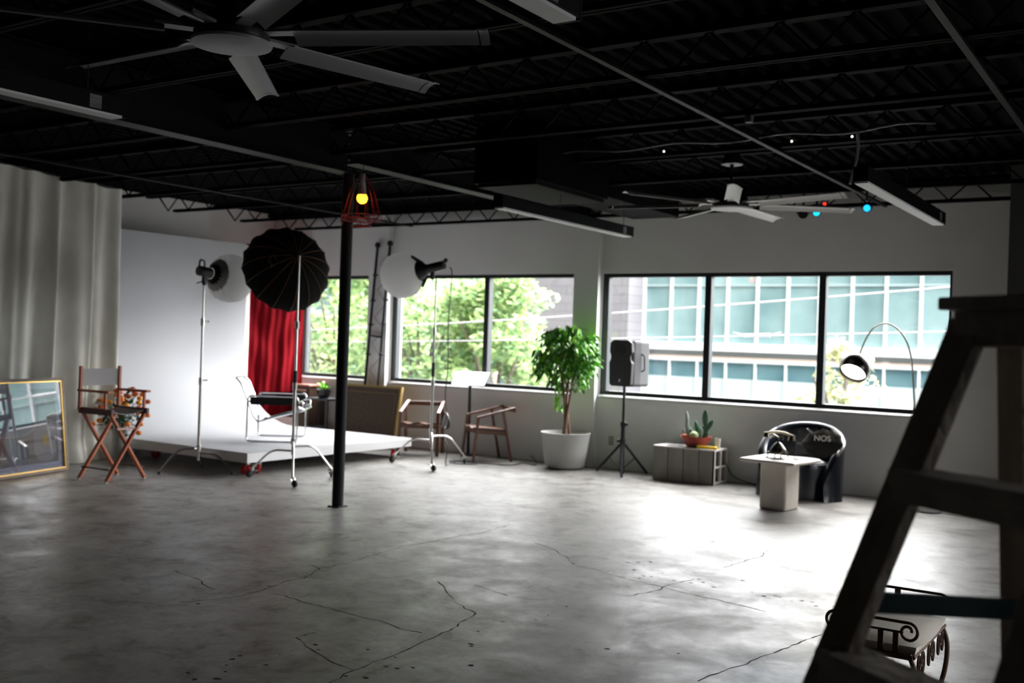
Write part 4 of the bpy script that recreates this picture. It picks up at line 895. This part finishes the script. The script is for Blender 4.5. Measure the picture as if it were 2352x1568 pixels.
# arc lamp
al = thing('arc_floor_lamp', 'chrome arc floor lamp with lit metal ball shade in front of the right window', 'floor lamp', (-2.26, 11.27, 0))
O2 = V((-2.26, 11.27, 0))
MB().lathe([(.001, 0), (.115, 0), (.118, .01), (.112, .085), (.10, .095), (.001, .095)], seg=32).build('base', mat('white_marble', (.8, .8, .79), .3), al, True)
MB().lathe([(.001, .0), (.15, .0), (.15, .006), (.001, .006)], seg=32).build('base_ring', black_rubber, al)
P = [V((-2.30, 11.30, .09)), V((-2.37, 11.32, .6)), V((-2.43, 11.35, 1.1)), V((-2.452, 11.35, 1.35)), V((-2.48, 11.35, 1.58)), V((-2.54, 11.35, 1.76)), V((-2.63, 11.35, 1.875)), V((-2.74, 11.35, 1.925)), V((-2.86, 11.35, 1.885)), V((-2.94, 11.35, 1.77)), V((-2.995, 11.35, 1.63)), V((-3.01, 11.35, 1.57))]
MB().tube([p_ - O2 for p_ in smoothp(P)], .009, 8).build('arc', mat('nickel', (.45, .43, .36), .3, 1), al, True)
MB().cyl(V((-2.30, 11.30, .09)) - O2, V((-2.425, 11.35, 1.05)) - O2, .013).build('stem', mat('nickel', (.6, .6, .6), .2, 1), al, True)
axo = (V((-.134, -.714, -.755))).normalized(); Bs = basis(axo); cs = V((-3.05, 11.35, 1.44)) - O2
prof = [(.165 * sin(t), .165 * -cos(t)) for t in [pi * i / 24 for i in range(0, 17)]]
prof[0] = (.001, -.165)
MB().lathe(prof + [(q[0] * .95, q[1] * .95) for q in reversed(prof)], cs, 32, rot=Bs).build('shade', mat('gunmetal', (.22, .2, .19), .25, 1), al, True)
MB().lathe([(.001, .04), (.135, .04)], cs, 32, rot=Bs).build('diffuser', mat('warm_diffuser', (1, .95, .85), .5, emit=(1, .93, .75), es=6), al)
L = bpy.data.lights.new('arc_lamp_light', 'SPOT'); L.energy = 35; L.spot_size = R_(110); L.spot_blend = .6; L.color = (1, .9, .72); L.shadow_soft_size = .08
lo = bpy.data.objects.new('arc_lamp_light', L); COL.objects.link(lo); lo.location = cs + O2 + axo * .10; lo.rotation_euler = (-axo).to_track_quat('Z', 'Y').to_euler()
tag(MB().tube(smoothp([V((-2.15, 11.30, .01)), V((-2.0, 11.2, .01)), V((-1.95, 11.35, .01)), V((-1.8, 11.45, .01))]), .006, 6).build('white_cable', white_plastic, loc=(-2.1, 11.3, 0)), 'short white cord on the floor beside the arc lamp base', 'cord')
tag(MB().tube(smoothp([V((-4.62, 11.7, .25)), V((-4.55, 11.8, .08)), V((-4.3, 11.85, .01)), V((-4.1, 11.86, .01)), V((-4.0, 11.9, .03))]), .006, 6).build('black_cable', black_rubber, loc=(-4.5, 11.8, 0)), 'black cord curling from the crate along the wall', 'cord')
tag(MB().bb(-6.32, -6.25, YW - .015, YW, .30, .42).build('wall_outlet', mat('outlet_grey', (.35, .36, .30), .5), loc=(-6.28, YW, .36), bevel=.003), 'small electrical outlet on the wall behind the speaker stand', 'outlet')
bb_ = thing('floor_case', 'black case with a shiny latch at the dark corner far right', 'case', (-1.50, 11.22, 0))
MB().bb(-.06, .2, -.12, .10, 0, .22).build('body', black_plastic, bb_, bevel=.02); MB().bb(-.03, .05, -.13, -.12, .02, .04).build('latch', chrome, bb_)

# ------------------------------------------------------------------ iron bench (local: x along its arms, y along its length)
be = thing('iron_bench', 'rusty wrought-iron scroll bench with cream seat behind the ladder', 'bench', (-1.10, 4.79, 0), R_(0))
def scroll_arm(y_):
    P = [];  h = .50; w_ = .150; q_ = .036
    for s in (-1, 1):
        # outer curl then inward spiral
        c0 = V((s * w_, y_, h - q_))
        pts = [c0 + V((s * q_ * cos(t), 0, q_ * sin(t))) for t in [pi / 2 - .25 * i for i in range(0, 13)]]
        sp_ = [c0 + V((s * r_ * cos(t), 0, r_ * sin(t))) for r_, t in [(q_ - .0022 * i, pi / 2 - 3.0 - .45 * i) for i in range(0, 12)]]
        P.append(pts + sp_)
    b = MB(); b.tube(list(reversed(P[0])) + P[1], .0065, 8); 
    b.tube([(-w_ + .02, y_, h - .042), (w_ - .02, y_, h - .042)], .0055, 6)
    return b
for y_ in (-.32, .32):
    ar = scroll_arm(y_).build('scroll_arm', rust, be, True)
    b = MB()
    for x_ in (-.10, -.04, .04, .10): b.bb(x_ - .011, x_ + .011, y_ - .004, y_ + .004, .36, .458)
    b.bb(-.04 - .013, -.04 + .013, y_ - .004, y_ + .004, .458, .5)
    b.build('slat', rust, ar)
    MB().beam((-.17, y_, .36), (.17, y_, .36), .02, .02).build('end_rail', rust, be)
    for s in (-1, 1):
        MB().tube(smoothp([V((s * .155, y_, .37)), V((s * .185, y_, .28)), V((s * .175, y_, .14)), V((s * .13, y_, .0))]), .011, 8).build('leg', rust, be, True)
for s in (-1, 1):
    MB().tube([(s * .17, -.32, .36), (s * .17, .32, .36)], .010, 8).build('side_rail', rust, be, True)
    for k in range(3):
        y_ = -.2 + .2 * k; b = MB(); b.tube([V((s * .17, y_ + .03 * cos(t * .5) * (1 - t / 22), .29 + .06 * sin(t * .5) * (1 - t / 22))) for t in range(16)], .005, 6)
        b.tube([V((s * .17, y_ + .08 - .03 * cos(t * .5) * (1 - t / 22), .29 + .06 * sin(t * .5) * (1 - t / 22))) for t in range(16)], .005, 6)
        b.tube([(s * .17, y_ + .03, .29), (s * .17, y_ + .05, .29)], .005, 6); b.build('side_scroll', rust, be, True)
    MB().tube(smoothp([V((s * .14, -.30, .05)), V((s * .10, -.12, .20)), V((s * .10, .12, .20)), V((s * .14, .30, .05))]), .007, 8).build('arched_stretcher', rust, be, True)
MB().grid(lambda u, v: V((-.175 + .35 * u, -.30 + .60 * v, .375 + .035 * sin(pi * u) ** .4 * sin(pi * v) ** .5 - .012 * sin(pi * v))), 14, 14).build('seat', cream, be, True, solid=.05)

# ------------------------------------------------------------------ wooden stepladder, foreground right
def CP(s, d, z): return V((0, 0, 0)) + r0 * s + fw * d + V((0, 0, z))
lad_w = mat('old_dark_wood', (.22, .17, .14), .65, noise=((.50, .44, .38), 5, (1, 1, .25)), bump=.4, bscale=25)
lad_t = mat('teal_paint', (.035, .075, .085), .6, noise=((.02, .045, .055), 9, (1, 1, 1)))
T0 = CP(.935, 2.02, 0); ld = thing('stepladder', 'old dark wooden stepladder spattered with paint, blurred in the right foreground', 'ladder', T0)
us = (r0 * .34 - fw * .94).normalized(); pn = (-r0 * .94 - fw * .34).normalized()    # step direction, and splay of the front side
def LP(p_): return p_ - T0
ztop = 1.70; k1 = .325
def rail(o_, z_, spl, fl=.045): return o_ + pn * (spl * (ztop - z_)) - us * (fl * (ztop - z_)) - V((0, 0, ztop - z_))
A_top = CP(.905, 2.02, ztop); lean = .42
a0 = rail(A_top, ztop - .03, lean); a1 = rail(A_top, 0, lean)
MB().beam(LP(a0), LP(a1), .030, .084, up=us).build('front_rail', lad_w, ld, bevel=.003)
B_top = A_top + us * .34
b0 = B_top + pn * 0 + V((0, 0, -.03)); b1 = B_top + pn * (lean * ztop) + us * (.045 * ztop) - V((0, 0, ztop))
MB().beam(LP(b0), LP(b1), .030, .078, up=us).build('front_rail', lad_w, ld, bevel=.003)
C_top = A_top - pn * .072 + us * .02; D_top = B_top - pn * .072 - us * .02; rl_ = -.089
MB().beam(LP(C_top - V((0, 0, .03))), LP(C_top - pn * (-rl_ * ztop) - us * .05 - V((0, 0, ztop))), .030, .062, up=us).build('rear_rail', lad_w, ld, bevel=.003)
MB().beam(LP(D_top - V((0, 0, .03))), LP(D_top - pn * (-rl_ * ztop) + us * .05 - V((0, 0, ztop))), .030, .062, up=us).build('rear_rail', lad_w, ld, bevel=.003)
Rl = Matrix((us, pn, us.cross(pn))).transposed()
MB().box(LP((A_top + B_top) / 2 - pn * .055 + V((0, 0, .004))), (.46, .20, .026), Rl).build('top_cap', lad_w, ld, bevel=.004)
MB().box(LP((A_top + B_top) / 2 - pn * .01 - V((0, 0, .045))), (.38, .10, .07), Rl).build('cap_block', lad_w, ld, bevel=.004)
for z_ in (1.37, 1.035, .70, .36):
    p_ = rail(A_top, z_, lean); q_ = p_ + us * (.34 + .09 * (ztop - z_))
    MB().beam(LP(p_), LP(q_), .105, .026).build('step', lad_w, ld, bevel=.003)
    MB().beam(LP(p_ - V((0, 0, .03)) + pn * .03), LP(q_ - V((0, 0, .03)) + pn * .03), .02, .036).build('step_support', lad_w, ld)
fr_ = rail(A_top, 1.135, lean) + us * .02; rr2 = C_top - pn * (-rl_ * (ztop - 1.13)) - V((0, 0, ztop - 1.105)) - us * .0
MB().beam(LP(fr_), LP(rr2), .018, .040).build('brace', lad_t, ld, bevel=.003)

# ------------------------------------------------------------------ outside
gz = -4.0
struct(MB().bb(-90, 60, 12.6, 140, gz - .2, gz).build('ground', mat('pavement', (.07, .07, .07), .9)))
white_fr = mat('white_cladding', (.66, .67, .68), .6, spec=.1)
ob = thing('office_building', 'modern office block with glass curtain wall and white bands across the street', 'building', (-14, 45, gz))
ZO = V((-14, 45, gz))
def W(b, x0, x1, y0, y1, z0_, z1_): return b.bb(x0 - ZO.x, x1 - ZO.x, y0 - ZO.y, y1 - ZO.y, z0_ - ZO.z, z1_ - ZO.z)
tealg = mat('curtain_glass', (.30, .42, .42), .3, noise=((.14, .23, .24), .28, (1, 1, 1)), spec=.15)  # noise paints lighter and darker reflections into the glass colour
teal2 = mat('lower_glass', (.14, .24, .26), .3, noise=((.08, .16, .19), .5, (1, 1, 1)), spec=.15)
frost = mat('frosted_glass', (.48, .56, .56), .6, spec=.1)
W(MB(), -22.2, 20, 45.2, 55, gz, 9).build('core', mat('building_core', (.3, .33, .34), .8), ob)
W(MB(), -22.2, 20, 45.1, 45.2, 1.86, 8.0).build('upper_glazing', tealg, ob)
W(MB(), -22.2, 20, 45.1, 45.2, .23, 1.0).build('lower_glazing', teal2, ob)
W(MB(), -22.2, 20, 45.1, 45.2, gz, .23).build('frosted_panels', frost, ob)
W(MB(), -22.2, 20, 44.9, 45.2, 1.48, 1.86).build('white_band', white_fr, ob)
W(MB(), -22.2, 20, 45.12, 45.2, 1.23, 1.48).build('grey_band', mat('grey_band', (.25, .27, .28), .6, spec=.1), ob)
W(MB(), -22.2, 20, 45.0, 45.2, 1.13, 1.23).build('peach_band', mat('peach_band', (.58, .45, .38), .6, spec=.1), ob)
W(MB(), -22.2, 20, 45.0, 45.2, .98, 1.13).build('transom', white_fr, ob)
W(MB(), -22.2, 20, 44.95, 45.2, 8.0, 9.2).build('parapet', white_fr, ob)
W(MB(), -22.2, 20, 45.05, 45.1, 4.46, 4.56).build('upper_transom', mat('grey_cladding', (.34, .42, .42), .6, spec=.1), ob)
for k in range(30):
    x_ = -22.15 + 1.405 * k
    W(MB(), x_ - .06, x_ + .06, 44.97, 45.1, 1.86, 8.0).build('mullion', white_fr, ob)
    W(MB(), x_ - .05, x_ + .05, 45.0, 45.1, gz, .98).build('lower_mullion', white_fr, ob)
bk = thing('brick_building', 'pale grey block-faced building wing between the trees and the glass office', 'building', (-25, 44, gz))
bm_ = bpy.data.materials.new('pale_block'); bm_.use_nodes = True; nt = bm_.node_tree; bt = nt.nodes.new('ShaderNodeTexBrick'); tc = nt.nodes.new('ShaderNodeTexCoord'); mp = nt.nodes.new('ShaderNodeMapping')
mp.inputs['Rotation'].default_value = (R_(90), 0, 0); nt.links.new(tc.outputs['Object'], mp.inputs[0]); nt.links.new(mp.outputs[0], bt.inputs['Vector'])
bt.inputs['Color1'].default_value = (.23, .22, .235, 1); bt.inputs['Color2'].default_value = (.21, .20, .215, 1); bt.inputs['Mortar'].default_value = (.15, .15, .16, 1)
bt.inputs['Scale'].default_value = 1; bt.inputs['Brick Width'].default_value = 1.2; bt.inputs['Row Height'].default_value = .42; bt.inputs['Mortar Size'].default_value = .02
nt.links.new(bt.outputs[0], nt.nodes['Principled BSDF'].inputs[0]); nt.nodes['Principled BSDF'].inputs['Roughness'].default_value = .9
MB().bb(-28.35 + 25, -22.22 + 25, -.5, 8, 0, 9.5 - gz).build('wall', bm_, bk)
tb = thing('teal_building', 'teal glass building glimpsed behind the green trees', 'building', (-40, 50, gz))
MB().bb(-26, 11.2, 0, 8, 0, 10.5).build('facade', mat('teal_facade', (.10, .19, .20), .4, noise=((.2, .28, .29), .25, (1, 1, 1)), spec=.1), tb)
b = MB()
for k in range(16): b.bb(-26 + 2.4 * k, -25.85 + 2.4 * k, -.1, 0, 0, 10.5)
b.build('mullion_grid', white_fr, tb)
tag(MB().bb(-60, -27, 39.6, 40, gz, .35).build('garden_wall', mat('pink_render', (.5, .38, .33), .9, spec=.1), loc=(-40, 40, gz)), 'low pinkish wall seen under the trees at left', 'wall')

def tree(loc, H, rx, rz_, n, mats, label, seed, lf=.13, dens=-.12, zc=None):
    random.seed(seed); t = thing('tree', label, 'tree', loc); b0_ = V((0, 0, 0))
    zc = H - rz_ if zc is None else zc
    b = MB(); b.tube([V((.1 * sin(i * .7), .1 * cos(i), zc * i / 8)) for i in range(9)], [.16 - .012 * i for i in range(9)], 8)
    for k in range(14):
        a = k * 2.4; q = V((cos(a) * rx * .7, sin(a) * rx * .7, zc + rz_ * (random.random() * 1.3 - .5))); b.tube([V((0, 0, zc * .7)), q * .5 + V((0, 0, zc * .45)), q], [.07, .045, .015], 5)
    b.build('trunk', mat('bark', (.13, .10, .08), .9), t)
    G = [MB() for _ in mats]; cl = []
    for k in range(46):
        d = V((random.gauss(0, 1), random.gauss(0, 1), random.gauss(0, 1))).normalized() * random.uniform(.35, 1) ** .6
        cl.append((V((d.x * rx, d.y * rx, zc + d.z * rz_)), random.uniform(.28, .5) * min(rx, rz_)))
    for k in range(n):
        c_, r_ = random.choice(cl); d = V((random.gauss(0, 1), random.gauss(0, 1), random.gauss(0, 1))).normalized() * r_ * random.uniform(.5, 1.05)
        p_ = c_ + V((d.x, d.y, d.z * .75)); e = V((random.uniform(-1, 1), random.uniform(-1, 1), random.uniform(-.6, .6))).normalized(); f = e.cross(V((random.uniform(-1, 1), random.uniform(-1, 1), 1))).normalized()
        s = lf * random.uniform(.6, 1.3); g_ = G[random.randrange(len(G))]
        g_.add([p_ - e * s, p_ + f * s * .5, p_ + e * s, p_ - f * s * .5], [(0, 1, 2, 3)])
    for g_, mt in zip(G, mats): g_.build('foliage', mt, t)
def leafm(nm, c_):
    if nm in MATS: return MATS[nm]
    M = mat(nm, c_, .6); M.use_nodes = True; nt = M.node_tree; tr = nt.nodes.new('ShaderNodeBsdfTranslucent'); tr.inputs[0].default_value = (*c_, 1); mx = nt.nodes.new('ShaderNodeMixShader'); mx.inputs[0].default_value = .45
    o = nt.nodes['Material Output']; nt.links.new(nt.nodes['Principled BSDF'].outputs[0], mx.inputs[1]); nt.links.new(tr.outputs[0], mx.inputs[2]); nt.links.new(mx.outputs[0], o.inputs[0]); return M
gm = [leafm('tree_leaf_mid', (.30, .42, .17)), leafm('tree_leaf_light', (.44, .54, .26)), leafm('tree_leaf_dark', (.16, .27, .13))]
tree((-22.4, 24, gz), 8.6, 2.5, 3.9, 9000, gm, 'green tree behind the left window, left of the leaning poles', 1)
tree((-18.6, 23.5, gz), 8.6, 2.4, 3.9, 9000, gm, 'green tree seen through the left pane of the middle window', 2)
tree((-15.7, 23, gz), 7.6, 1.6, 3.1, 7000, gm, 'green tree in front of the pale block wall in the middle window', 4)
tree((-27.5, 31, gz), 8.2, 3.0, 3.9, 8000, gm, 'more distant green tree filling the gap between the nearer trees', 5, .17)
tree((-5.62, 20, gz), 5.9, .75, 1.9, 2600, [leafm('yellow_leaf', (.32, .33, .16)), leafm('pale_leaf', (.38, .40, .26))], 'thin yellow-green tree behind the arc lamp in the right window', 3, .085)
pole_m = mat('utility_wire', (.30, .285, .29), .6, spec=.1)
tag(MB().tube([(-24 + 27 * i / 20, 16, 1.36 + .0015 * (i * 1.35) ** 2 + .0375 * i) for i in range(21)], .016, 6).build('power_line', pole_m, loc=(-10, 16, 2)), 'upper overhead wire crossing the view outside all windows', 'wire')
tag(MB().tube([(-24 + 27 * i / 20, 16.1, 1.20 + .0006 * (i * 1.35) ** 2 + .032 * i) for i in range(21)], .013, 6).build('power_line', pole_m, loc=(-10, 16, 1.6)), 'lower overhead wire crossing the view outside all windows', 'wire')
ft = thing('splice_box', 'small cable splice hanging on the lower overhead wire', 'cable fitting', (-5.9, 16.1, 1.84))
MB().cyl((-.22, 0, -.02), (.22, 0, .0), .03).build('sleeve', grey_plastic, ft); MB().tube([(-.4, 0, .03), (0, 0, -.05), (.4, 0, .05)], .008, 5).build('loop', grey_plastic, ft)
